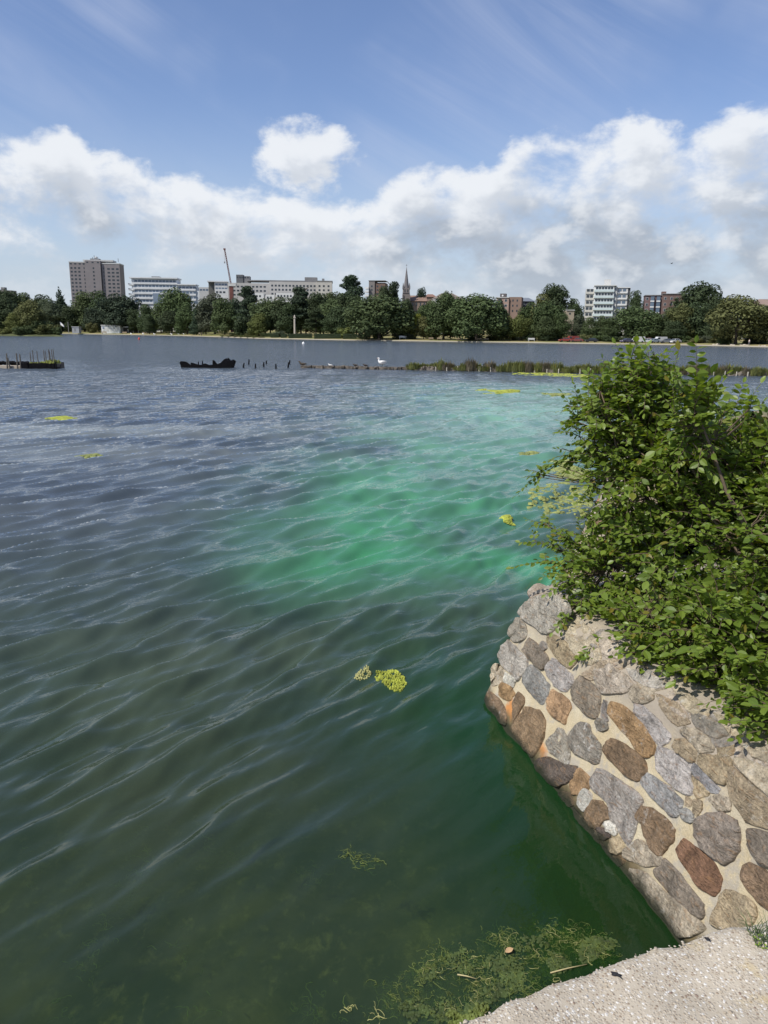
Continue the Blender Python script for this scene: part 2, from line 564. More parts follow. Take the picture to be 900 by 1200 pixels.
def make_land():
    us = np.linspace(-900, 1900, 141)
    offs = [-3, -0.6, -0.3, 0.0, 1.0, 4, 8, 14, 22, 32, 45, 60, 80, 110, 150, 200, 280, 400, 600, 900, 2000, 5000]
    zs = [-1.0, -0.8, -0.1, .35] + [land_z(o) for o in offs[4:]]
    vs, fs = [], []
    for i, u in enumerate(us):
        d = pix_dir(u, 390); sl = d.x / d.y
        wob = 1.5 * noise.noise((u * .06, 3, 0)) + .8 * noise.noise((u * .23, 8, 0))
        for o, z in zip(offs, zs):
            y = shore_y(u) + wob + o
            vs.append((sl * y, y, z + (0.12 * noise.noise((sl * y * .1, y * .1, 1)) if 0.5 < o < 100 else 0)))
    k = len(offs)
    for i in range(len(us) - 1):
        for j in range(k - 1):
            fs.append((i * k + j, (i + 1) * k + j, (i + 1) * k + j + 1, i * k + j + 1))
    m, T, b = new_mat('parkland')
    pos = T.new('ShaderNodeNewGeometry').outputs['Position']
    sep = T.new('ShaderNodeSeparateXYZ'); T.put(sep.inputs[0], pos)
    n = T.noise(T.vmath('MULTIPLY', pos, (1, .5, 1)), 0.06, 6, .6)
    c = T.mix(T.ramp(n, .35, .62), (0.30, 0.25, 0.12), (0.14, 0.15, 0.05))
    c = T.mix(T.ramp(T.noise(pos, .5, 4), .5, .75), c, (0.32, 0.27, 0.17))
    c = T.mix(T.ramp(sep.outputs[2], 0.44, 0.30, smooth=False), c, (0.34, 0.31, 0.25))     # gravel strip and stone kerb at the water
    c = T.mix(T.ramp(sep.outputs[2], 0.22, 0.10, smooth=False), c, (0.10, 0.095, 0.08))    # weed-dark wet foot
    T.put(b.inputs['Base Color'], c)
    b.inputs['Roughness'].default_value = 1.0
    b.inputs['Specular IOR Level'].default_value = 0.1
    tag(mesh_obj('terrain', py_mesh('terrain', vs, fs), m, smooth=True), kind='structure')


make_land()

# ================================================================== QUAY WALL
def stone_mat():
    m, T, b = new_mat('rough_stone')
    oi = T.new('ShaderNodeObjectInfo')
    pos = T.new('ShaderNodeNewGeometry').outputs['Position']
    sh = T.vmath('ADD', pos, T.combine(T.math('MULTIPLY', oi.outputs['Random'], 37.0), 0.0, T.math('MULTIPLY', oi.outputs['Random'], 11.0)))
    n1 = T.noise(sh, 9, 6, .65, .5)
    n2 = T.noise(sh, 60, 5, .7)
    strat = T.noise(T.vmath('MULTIPLY', sh, (1, 1, 4)), 14, 5, .6, 1.0)
    c = T.vmath('SCALE', oi.outputs['Color'], T.ramp(n1, .30, .70, .50, 1.45, False))
    c = T.vmath('SCALE', c, T.ramp(n2, .3, .7, .60, 1.35, False))
    c = T.mix(T.math('MULTIPLY', T.ramp(strat, .52, .70), .45), c, (.30, .17, .075))
    lich = T.ramp(T.noise(T.vmath('ADD', sh, (5, 5, 5)), 16, 7, .72), .55, .66)
    amt = T.ramp(oi.outputs['Alpha'], 0, 1, 0, .85, False)
    c = T.mix(T.math('MULTIPLY', lich, amt), c, (.55, .53, .48))
    dk = T.ramp(T.noise(T.vmath('ADD', sh, (9, 2, 1)), 34, 5, .7), .60, .72)
    c = T.mix(T.math('MULTIPLY', dk, .65), c, (.05, .042, .035))
    sep = T.new('ShaderNodeSeparateXYZ'); T.put(sep.inputs[0], pos)
    wl = T.math('MULTIPLY_ADD', T.noise(pos, 12, 4), -0.10, sep.outputs[2])
    c = T.mix(T.ramp(wl, 0.045, -0.03), c, (.030, .032, .018))           # weed line at the water
    T.put(b.inputs['Base Color'], c)
    b.inputs['Roughness'].default_value = .9
    b.inputs['Specular IOR Level'].default_value = .25
    h = T.math('ADD', T.math('MULTIPLY', n2, .35), T.math('ADD', n1, T.math('MULTIPLY', strat, .5)))
    T.put(b.inputs['Normal'], T.bump(h, 1.0, .05))
    return m


def mortar_mat():
    m, T, b = new_mat('lime_mortar')
    pos = T.new('ShaderNodeNewGeometry').outputs['Position']
    n1 = T.noise(pos, 5, 6, .6)
    n2 = T.noise(pos, 120, 3, .7)
    c = T.mix(T.ramp(n1, .3, .7), (.46, .38, .24), (.51, .45, .32))
    c = T.vmath('SCALE', c, T.ramp(n2, .3, .7, .82, 1.15, False))
    grey = T.ramp(T.noise(T.vmath('ADD', pos, (4, 1, 7)), 7, 6, .65), .50, .62)
    c = T.mix(T.math('MULTIPLY', grey, .75), c, (.36, .33, .28))
    sep = T.new('ShaderNodeSeparateXYZ'); T.put(sep.inputs[0], pos)
    c = T.mix(T.math('MULTIPLY', T.ramp(sep.outputs[2], .62, .88), T.ramp(n1, .25, .5, .6, 1.0)), c, (.34, .295, .235))
    # rust weeping from one spot of the foot
    for rp, rr in ((at_z(597, 838, .12), .17), (at_z(633, 880, .12), .10)):
        d = T.vmath('LENGTH', T.vmath('SUBTRACT', pos, tuple(rp)), out=1)
        f = T.ramp(T.math('MULTIPLY_ADD', T.noise(pos, 20, 3), .12, d), rr + .06, rr - .03)
        c = T.mix(T.math('MULTIPLY', f, .85), c, (.55, .22, .055))
    wl = T.math('MULTIPLY_ADD', T.noise(pos, 12, 4), -0.10, sep.outputs[2])
    c = T.mix(T.ramp(wl, 0.10, 0.02), c, (.14, .11, .06))
    c = T.mix(T.ramp(wl, 0.03, -0.03), c, (.030, .032, .018))
    T.put(b.inputs['Base Color'], c)
    b.inputs['Roughness'].default_value = .95
    b.inputs['Specular IOR Level'].default_value = .2
    T.put(b.inputs['Normal'], T.bump(T.math('ADD', n1, T.math('MULTIPLY', n2, .35)), .8, .03))
    return m


M['stone'] = stone_mat()
M['mortar'] = mortar_mat()
BAT = 0.335           # the face leans back this much per metre
TOPZ = 1.0


def wall_path(pts, corner_r):
    """plan polyline with rounded corners -> list of (point, outward normal)"""
    out = []
    P = [Vector(p) for p in pts]
    line = [P[0]]
    for i in range(1, len(P) - 1):
        a, b, c = P[i - 1], P[i], P[i + 1]
        d0, d1 = (b - a).normalized(), (c - b).normalized()
        ang = d0.angle(d1)
        t = corner_r * math.tan(ang / 2)
        p0, p1 = b - d0 * t, b + d1 * t
        for k in range(9):
            s = k / 8
            line.append(p0 * (1 - s) ** 2 + b * 2 * s * (1 - s) + p1 * s * s)
    line.append(P[-1])
    # resample
    res = []
    for a, b in zip(line, line[1:]):
        n = max(1, int((b - a).length / 0.05))
        for k in range(n): res.append(a.lerp(b, k / n))
    res.append(line[-1])
    for i, p in enumerate(res):
        d = (res[min(i + 1, len(res) - 1)] - res[max(i - 1, 0)]).normalized()
        out.append((p, Vector((-d.y, d.x))))
    return out


def wall_mesh(path, topz, rough=0.012, cap_in=0.35):
    zs = [-0.9, -.5, -.25, -.1] + [i * .05 for i in range(int(topz / .05))] + [topz - .02, topz]
    vs, fs = [], []
    k = len(zs) + 3
    for p, n in path:
        for z in zs:
            off = -BAT * z
            if z > topz - .08: off -= (z - topz + .08) * 1.0
            q = Vector((p.x + n.x * off, p.y + n.y * off, z))
            e = noise.fractal(q * 5, 0.8, 2, 4) * rough + noise.noise(q * 1.7) * .012
            vs.append((q.x + n.x * e, q.y + n.y * e, z))
        for j, w in enumerate((.08, .2, cap_in)):
            off = -BAT * topz - .08 - w
            q = Vector((p.x + n.x * off, p.y + n.y * off, topz))
            vs.append((q.x, q.y, topz + .012 + noise.noise(q * 6) * .01))
    for i in range(len(path) - 1):
        for j in range(k - 1):
            fs.append((i * k + j, i * k + j + 1, (i + 1) * k + j + 1, (i + 1) * k + j))
    return vs, fs


A0 = Vector((0.815, 6.03))
B0 = Vector((2.09, 1.15))
NEAR_PATH = wall_path([B0, A0, Vector((1.55, 6.75)), Vector((3.9, 7.3))], 0.5)
nv, nf = wall_mesh(NEAR_PATH, TOPZ)
near_wall = empty('stone_quay_wall', (1.4, 4.3, -0.9))
tag(near_wall, 'battered quay wall of irregular brown and grey stones in cream mortar', 'wall')
NW = Vector(near_wall.location)
mesh_obj('mortar_face', py_mesh('mortar_face', [Vector(v) - NW for v in nv], nf), M['mortar'], near_wall, smooth=True)
bvh = BVHTree.FromPolygons([Vector(v) for v in nv], nf)
PN = Vector((-0.967, -0.253, BAT)).normalized()
PP = Vector((B0.x, B0.y, 0))


def on_wall(u, v, tree=bvh):
    d = pix_dir(u, v).normalized()
    hit = tree.ray_cast(Vector((0, 0, CAMZ)), d)
    if hit[0] is not None and hit[0].z > -0.4:
        nn = hit[1]
        if nn.dot(d) > 0: nn = -nn
        return hit[0], nn
    t = (PP - Vector((0, 0, CAMZ))).dot(PN) / d.dot(PN)
    return Vector((0, 0, CAMZ)) + d * t, PN.copy()


def smooth_poly(pts, n):
    m = len(pts); out = []
    for k in range(n):
        s = k / n * m; i = int(s); f = s - i
        p0, p1, p2, p3 = (Vector(pts[(i + q) % m]) for q in (-1, 0, 1, 2))
        cr = .5 * ((2 * p1) + (p2 - p0) * f + (2 * p0 - 5 * p1 + 4 * p2 - p3) * f * f + (3 * p1 - p0 - 3 * p2 + p3) * f ** 3)
        out.append(cr * .4 + p1.lerp(p2, f) * .6)
    return out


def stone_mesh(p3, nn, seed, H, flat=.75, rough=.012):
    """domed stone over a 3D outline; sunk into the mortar at its rim"""
    n = len(p3)
    c = sum(p3, Vector()) / n
    vs, fs = [], []
    rings = [(1.0, -.02), (1.0, H * .5), (.98, H * .85), (.93, H), (.78, H * 1.03), (.62, H * 1.05), (.45, H * 1.05), (.28, H * 1.05), (.12, H * 1.05)]
    for s, h in rings:
        for p in p3:
            q = c + (p - c) * s
            e = (noise.fractal(q * 9 + Vector((seed, 0, 0)), .8, 2, 5) + .7 * (abs(noise.noise(q * 13 + Vector((0, 0, seed)))) - .25)) * rough * (1 if h > 0 else 0)
            e += noise.noise(q * 4 + Vector((0, seed, 0))) * .006 * (1 if h > 0 else 0)
            e = max(e, -H * .45)
            vs.append(q + nn * (h + e))
    vs.append(c + nn * (H * 1.1 + noise.fractal(c * 9 + Vector((seed, 0, 0)), .9, 2, 4) * rough))
    for r in range(len(rings) - 1):
        for k in range(n):
            fs.append((r * n + k, r * n + (k + 1) % n, (r + 1) * n + (k + 1) % n, (r + 1) * n + k))
    b = (len(rings) - 1) * n
    for k in range(n): fs.append((b + k, b + (k + 1) % n, len(vs) - 1))
    return c, vs, fs


Z1, Z2, Z3, Z4, Z5, Z6 = (560, 690, 6), (560, 790, 6), (660, 760, 6), (640, 860, 6), (750, 830, 6), (720, 950, 5)
Z7 = (548.5, 668, 1.926)
GR, LG, BG = (.275, .25, .215), (.39, .36, .315), (.275, .27, .255)
GB, TN, BR, RB, OR, DK, WH, TW = (.23, .195, .15), (.36, .29, .195), (.235, .165, .10), (.20, .115, .070), (.36, .235, .125), (.115, .092, .075), (.50, .48, .43), (.42, .36, .27)
STONES = [
 (Z1, LG, .3, 1.5, [345,95, 420,60, 520,42, 600,70, 640,150, 600,230, 540,290, 495,322, 430,290, 370,240, 320,205, 297,180, 310,130]),
 (Z1, GR, .1, 1, [290,205, 325,235, 345,290, 335,340, 300,375, 250,365, 220,330, 225,280, 255,235]),
 (Z1, LG, .2, 1, [215,358, 260,400, 345,495, 350,540, 320,600, 285,640, 240,605, 160,520, 150,485, 170,420]),
 (Z1, GB, .1, 1, [365,345, 430,400, 495,480, 500,520, 465,570, 420,550, 345,470, 318,430, 335,390]),
 (Z1, GR, .2, .7, [462,370, 485,390, 485,415, 465,430, 442,405, 445,380]),
 (Z1, TN, .1, 1, [500,330, 545,325, 620,380, 690,450, 695,520, 650,560, 600,530, 530,440, 490,380]),
 (Z1, LG, .8, 1, [540,490, 600,550, 670,620, 675,660, 630,720, 600,725, 540,680, 490,610, 485,570]),
 (Z1, BG, .1, 1, [375,535, 420,570, 500,670, 500,720, 465,810, 430,800, 365,710, 318,660, 320,610]),
 (Z1, OR, .05, 1, [530,708, 600,750, 650,805, 655,850, 630,900, 615,950, 560,920, 495,850, 487,800, 500,750]),
 (Z1, GB, .0, 1.1, [725,610, 760,640, 830,690, 865,750, 860,830, 840,910, 790,900, 740,870, 680,780, 670,720, 690,660]),
 (Z1, WH, .3, .6, [195,590, 270,640, 245,690, 200,670, 185,640]),
 (Z1, TW, .6, .6, [130,530, 185,580, 185,640, 150,670, 100,680, 97,620, 105,560]),
 (Z1, OR, .0, 1, [175,662, 240,695, 258,740, 235,775, 205,785, 160,750, 155,700]),
 (Z2, BR, .6, 1, [80,120, 150,170, 190,240, 205,310, 195,365, 130,310, 90,240, 62,195, 65,150]),
 (Z2, BR, .0, .8, [285,130, 330,170, 325,210, 280,290, 260,340, 250,290, 255,200]),
 (Z2, BR, .05, 1.3, [345,235, 440,260, 475,320, 470,420, 455,480, 410,560, 380,585, 320,510, 245,395, 255,350, 300,290]),
 (Z2, GR, .9, .9, [570,378, 610,400, 640,480, 650,570, 640,640, 570,600, 500,530, 490,470, 530,430]),
 (Z2, GR, .8, .9, [725,335, 790,360, 800,410, 860,490, 865,560, 850,635, 790,620, 700,560, 640,490, 635,440, 680,370]),
 (Z2, DK, .1, 1.2, [490,580, 560,610, 650,640, 700,650, 700,690, 640,760, 560,790, 500,770, 440,700, 415,640, 430,610]),
 (Z2, OR, .1, .8, [720,665, 780,720, 800,770, 760,830, 710,850, 660,830, 650,760, 680,700]),
 (Z4, WH, .4, .9, [280,390, 320,420, 320,480, 280,550, 240,520, 235,460]),
 (Z4, GR, .9, 1, [370,250, 440,270, 540,340, 640,410, 690,480, 640,540, 640,620, 620,720, 580,790, 540,740, 500,640, 450,600, 460,520, 400,450, 330,400, 315,320]),
 (Z4, BR, .1, 1, [340,470, 400,480, 440,540, 450,600, 400,620, 350,670, 300,640, 275,580, 300,520]),
 (Z4, DK, .0, .8, [365,660, 410,670, 450,720, 420,750, 380,730]),
 (Z4, WH, .6, .8, [430,605, 490,640, 510,680, 480,715, 440,690, 405,640]),
 (Z4, TN, .2, .9, [460,740, 530,730, 550,770, 540,830, 500,850, 450,820]),
 (Z4, BR, .5, 1.1, [680,510, 760,530, 840,590, 905,670, 900,750, 860,800, 810,860, 760,830, 700,740, 680,650, 640,580]),
 (Z4, TW, .6, .8, [650,740, 720,780, 800,850, 830,890, 800,930, 700,930, 620,900, 550,870, 560,820, 600,780]),
 (Z4, BR, .0, 1.2, [480,40, 540,60, 620,120, 700,190, 710,240, 690,300, 640,335, 590,310, 500,230, 425,150, 415,100, 440,60]),
 (Z5, BG, .2, 1, [55,455, 120,490, 200,550, 300,640, 300,690, 270,760, 230,765, 150,690, 60,590, 10,540, 20,490]),
 (Z5, BG, .1, .8, [325,700, 375,740, 375,790, 355,815, 300,770, 305,720]),
 (Z5, TN, .1, .6, [330,620, 370,650, 360,700, 325,680]),
 (Z5, TN, .1, .7, [385,650, 435,660, 440,700, 410,755, 375,730]),
 (Z6, GB, .1, 1.4, [500,50, 560,20, 640,15, 720,60, 740,130, 735,230, 700,290, 650,318, 590,280, 520,220, 475,150, 478,90]),
 (Z6, RB, .0, 1.2, [410,165, 450,190, 540,260, 610,340, 630,400, 620,470, 585,505, 530,470, 450,370, 380,270, 370,220]),
 (Z6, GB, .1, 1.2, [800,110, 860,115, 940,150, 1000,200, 1000,330, 900,330, 850,290, 790,200, 785,150]),
 (Z6, BR, .1, 1.2, [800,305, 870,340, 960,400, 1010,460, 1000,560, 920,590, 850,540, 770,440, 760,380, 775,320]),
 (Z6, TN, .1, 1.1, [660,465, 720,480, 800,520, 840,580, 820,660, 740,720, 640,700, 570,660, 590,590, 630,500]),
 (Z6, GB, .1, .9, [300,280, 370,350, 440,440, 520,540, 530,610, 510,635, 440,590, 340,500, 250,400, 230,350, 280,330]),
 (Z6, TW, .7, .8, [100,340, 200,370, 300,480, 380,540, 500,640, 540,690, 470,730, 390,745, 300,650, 200,520, 120,430, 85,380]),
 (Z3, GR, .2, .9, [255,495, 300,520, 320,560, 295,585, 250,570, 235,525]),
 (Z3, GR, .1, .6, [285,360, 310,380, 305,450, 320,510, 265,480, 270,420]),
 (Z3, OR, .5, .9, [340,370, 420,400, 510,470, 600,580, 650,680, 640,740, 590,770, 540,740, 470,640, 380,540, 315,460, 320,400]),
 (Z3, LG, .3, .7, [510,390, 560,400, 640,470, 720,560, 760,610, 740,660, 680,690, 620,620, 560,530, 505,450]),
 (Z3, TW, .4, .9, [490,260, 560,260, 640,310, 640,360, 560,390, 500,370, 470,310]),
 (Z3, TW, .5, .9, [250,160, 340,110, 440,190, 500,250, 440,310, 330,320, 270,310, 230,220]),
 (Z5, LG, .9, .8, [130,270, 200,290, 300,340, 370,390, 360,480, 380,560, 360,620, 290,590, 200,520, 120,440, 110,340]),
 (Z5, TN, .2, .9, [260,220, 330,220, 400,300, 380,385, 300,330, 250,280]),
 (Z5, BG, .3, .7, [390,390, 450,450, 530,530, 570,570, 540,600, 480,580, 420,510, 375,450]),
 (Z5, TN, .3, .6, [370,480, 430,520, 490,590, 470,620, 400,630, 365,560]),
 (Z5, TN, .2, .9, [430,330, 560,330, 650,360, 630,480, 600,540, 540,520, 460,450, 400,370]),
 (Z5, TN, .4, 1.0, [640,400, 760,500, 900,640, 1000,740, 1000,860, 900,850, 750,800, 650,640, 620,520]),
 (Z5, TW, .5, 1.0, [680,350, 800,380, 900,430, 1010,520, 1010,700, 900,620, 760,490, 660,390]),
 (Z5, TW, .6, .8, [330,130, 430,160, 520,230, 520,300, 430,320, 340,210, 300,170]),
 (Z5, TW, .7, .7, [560,610, 640,640, 640,720, 560,720, 490,640]),
 (Z4, BR, .2, .8, [100,400, 170,420, 190,500, 150,520, 90,450]),
 (Z4, TN, .3, .8, [200,520, 270,600, 330,660, 380,720, 370,780, 300,700, 210,590]),
 (Z7, TW, .6, .9, [215,130, 250,110, 290,150, 300,200, 270,215, 235,180]), (Z7, TN, .5, .9, [262,235, 300,207, 350,203, 352,222, 300,240, 278,250]), (Z7, TW, .7, .9, [300,150, 350,175, 395,212, 350,205, 305,190]),
 (Z7, LG, .7, .9, [360,225, 420,235, 452,265, 420,268, 375,250]), (Z7, TN, .5, .9, [425,280, 470,300, 502,345, 470,352, 440,320]), (Z7, TW, .8, .9, [450,250, 500,280, 550,318, 530,342, 490,312]), (Z7, GR, .6, .9, [505,325, 560,340, 590,372, 560,382, 515,355]),
 (Z7, TW, .7, .9, [555,325, 610,345, 645,385, 600,382]), (Z7, TN, .4, .8, [560,385, 600,390, 600,415, 570,425]), (Z7, TW, .7, .9, [610,388, 670,398, 692,440, 650,425]),
 (Z4, OR, .3, .7, [390,760, 450,820, 540,860, 560,900, 500,930, 420,850]),
]
for si, ((ox, oy, sc), colr, lich, hs, flat) in enumerate(STONES):
    pts = [(ox + flat[i] / sc, oy + flat[i + 1] / sc) for i in range(0, len(flat), 2)]
    sm = smooth_poly(pts, 36)
    cc_ = sum(sm, Vector((0, 0))) / 36
    sm = [cc_ + (p - cc_) * (1 + (1.0 + 1.8 * noise.noise((p.x * .16, p.y * .16, si))) / max((p - cc_).length, 6)) for p in sm]
    cu = sum(p.x for p in sm) / 36; cv = sum(p.y for p in sm) / 36
    c0, nn = on_wall(cu, cv)
    # outline laid on the stone's own tangent plane of the wall
    p3 = []
    for p in sm:
        d = pix_dir(p.x, p.y).normalized()
        t = (c0 - Vector((0, 0, CAMZ))).dot(nn) / d.dot(nn)
        q = Vector((0, 0, CAMZ)) + d * t
        h, hn = on_wall(p.x, p.y)
        if (h - q).length < .12: q = h
        p3.append(q)
    c, vs, fs = stone_mesh(p3, nn, si * 3.7, .015 * hs, rough=.015)
    me = py_mesh('stone', [v - c for v in vs], fs)
    o = mesh_obj('stone', me, M['stone'], near_wall, c - NW, smooth=True)
    k = rng.uniform(.88, 1.12)
    o.color = (colr[0] * k, colr[1] * k, colr[2] * k * rng.uniform(.93, 1.07), lich)


def random_stones(root, path, topz, s_range, seed, base, size=.30):
    """courses of irregular stones laid on a battered wall path where the photograph shows little of it"""
    g = random.Random(seed)
    L = [0]
    for a, b in zip(path, path[1:]): L.append(L[-1] + (b[0] - a[0]).length)

    def P(s, z):
        i = min(max(np.searchsorted(L, s) - 1, 0), len(path) - 2)
        f = (s - L[i]) / max(L[i + 1] - L[i], 1e-6)
        p = path[i][0].lerp(path[i + 1][0], f); n = path[i][1].lerp(path[i + 1][1], f).normalized()
        return Vector((p.x - n.x * BAT * z, p.y - n.y * BAT * z, z)), Vector((n.x, n.y, BAT)).normalized()
    z = -.05
    while z < topz - .1:
        hgt = g.uniform(.17, .27)
        s = s_range[0] * L[-1] + g.uniform(0, .2)
        while s < s_range[1] * L[-1]:
            w = g.uniform(.7, 1.5) * size
            pl = []
            for k in range(10):
                t = 2 * math.pi * k / 10
                ca, sa = math.cos(t), math.sin(t)
                sq = 1 / max(abs(ca), abs(sa)) ** .7
                pl.append((s + w / 2 + ca * sq * w * .43 * g.uniform(.85, 1.05), min(z + hgt / 2 + sa * sq * hgt * .42 * g.uniform(.85, 1.05), topz - .03)))
            c2, nn = P(s + w / 2, z + hgt / 2)
            p3 = [P(q.x, q.y)[0] for q in smooth_poly(pl, 18)]
            c, vs, fs = stone_mesh(p3, nn, g.uniform(0, 99), .012)
            o = mesh_obj('stone', py_mesh('stone', [v - c for v in vs], fs), M['stone'], root, c - base, smooth=True)
            cc = g.choice([GR, LG, GB, TN, BR, OR, TW, (.45, .22, .12)])
            o.color = (*cc, g.uniform(0, .6))
            s += w * g.uniform(.98, 1.08)
        z += hgt


random_stones(near_wall, NEAR_PATH, TOPZ, (.70, .97), 3, NW)


def coping(root, path, topz, base, seed, step):
    g = random.Random(seed)
    for row, (inn, w_) in enumerate(((-.03, .17), (.15, .2), (.33, .2))):
        i = 0.0
        while i < len(path) - 8:
            ln = g.uniform(.16, .36)
            j = int(i + ln / .05 / 2)
            if j >= len(path): break
            p, n = path[j]
            t = Vector((n.y, -n.x))
            c0 = Vector((p.x, p.y)) - n * (BAT * topz + inn + w_ * .5)
            pl = []
            for k in range(9):
                a = 2 * math.pi * k / 9
                sq = 1 / max(abs(math.cos(a)), abs(math.sin(a))) ** .75
                q = c0 + t * (math.cos(a) * sq * ln * .46 * g.uniform(.82, 1.05)) + n * (math.sin(a) * sq * w_ * .52 * g.uniform(.8, 1.1))
                pl.append((q.x, q.y))
            p3 = []
            for q in smooth_poly(pl, 24):
                d = (Vector((p.x, p.y)) - Vector((q.x, q.y))).dot(n) - BAT * topz
                p3.append(Vector((q.x, q.y, topz - max(0, .07 - d) * .9)))
            c, vs, fs = stone_mesh(p3, (Vector((n.x, n.y, 0)) * .25 + Vector((0, 0, 1))).normalized(), g.uniform(0, 99), .007, rough=.008)
            o = mesh_obj('coping_stone', py_mesh('coping_stone', [v - c for v in vs], fs), M['stone'], root, c - base, smooth=True)
            cc = g.choice([TW, TN, TW, LG, GR, (.38, .32, .25)])
            o.color = (*cc, g.uniform(.3, .9))
            i += ln / .05 * g.uniform(.95, 1.05)


coping(near_wall, [q for q in NEAR_PATH if q[0].y > 2.3 or q[0].x < 1.8], TOPZ, NW, 6, .3)

# second quay wall across the inlet, behind the bush
FAR_PATH = wall_path([Vector((4.6, 8.2)), Vector((2.15, 8.9)), Vector((4.35, 15.0)), Vector((9.9, 22.0)), Vector((26, 26.5))], .3)
fv, ff = wall_mesh(FAR_PATH, .92)
far_wall = empty('stone_bank_wall', (2.6, 10, -.9))
tag(far_wall, 'pinkish stone wall half hidden behind the leafy bush beside the algae', 'wall')
FW = Vector(far_wall.location)
mesh_obj('mortar_face', py_mesh('mortar_face', [Vector(v) - FW for v in fv], ff), M['mortar'], far_wall, smooth=True)
random_stones(far_wall, FAR_PATH, .92, (.0, .42), 8, FW, .36)


# bank of dry soil behind both walls
def make_bank():
    ring = []
    for p, n in NEAR_PATH: ring.append((p.x - n.x * (BAT + .30), p.y - n.y * (BAT + .30)))
    ring.append((4.4, 7.6))
    for p, n in FAR_PATH[4:]: ring.append((p.x - n.x * .58, p.y - n.y * .58))
    ring += [(70, 22), (70, -12), (2.6, -12), (2.45, .6)]
    bm = bmesh.new()
    vs = [bm.verts.new((x, y, .985)) for x, y in ring]
    f = bm.faces.new(vs)
    bmesh.ops.triangulate(bm, faces=[f])
    me = bpy.data.meshes.new('bank_ground'); bm.to_mesh(me); bm.free()
    m, T, b = new_mat('dry_soil')
    pos = T.new('ShaderNodeNewGeometry').outputs['Position']
    c = T.mix(T.ramp(T.noise(pos, 1.4, 6, .65), .35, .65), (.26, .19, .11), (.10, .11, .04))
    c = T.mix(T.ramp(T.noise(pos, 14, 4), .5, .7), c, (.33, .27, .18))
    T.put(b.inputs['Base Color'], c); b.inputs['Roughness'].default_value = 1
    T.put(b.inputs['Normal'], T.bump(T.noise(pos, 25, 5), .7, .03))
    o = mesh_obj('bank_ground', me, m)
    if o.data.polygons[0].normal.z < 0: o.data.flip_normals()
    tag(o, kind='structure')


make_bank()


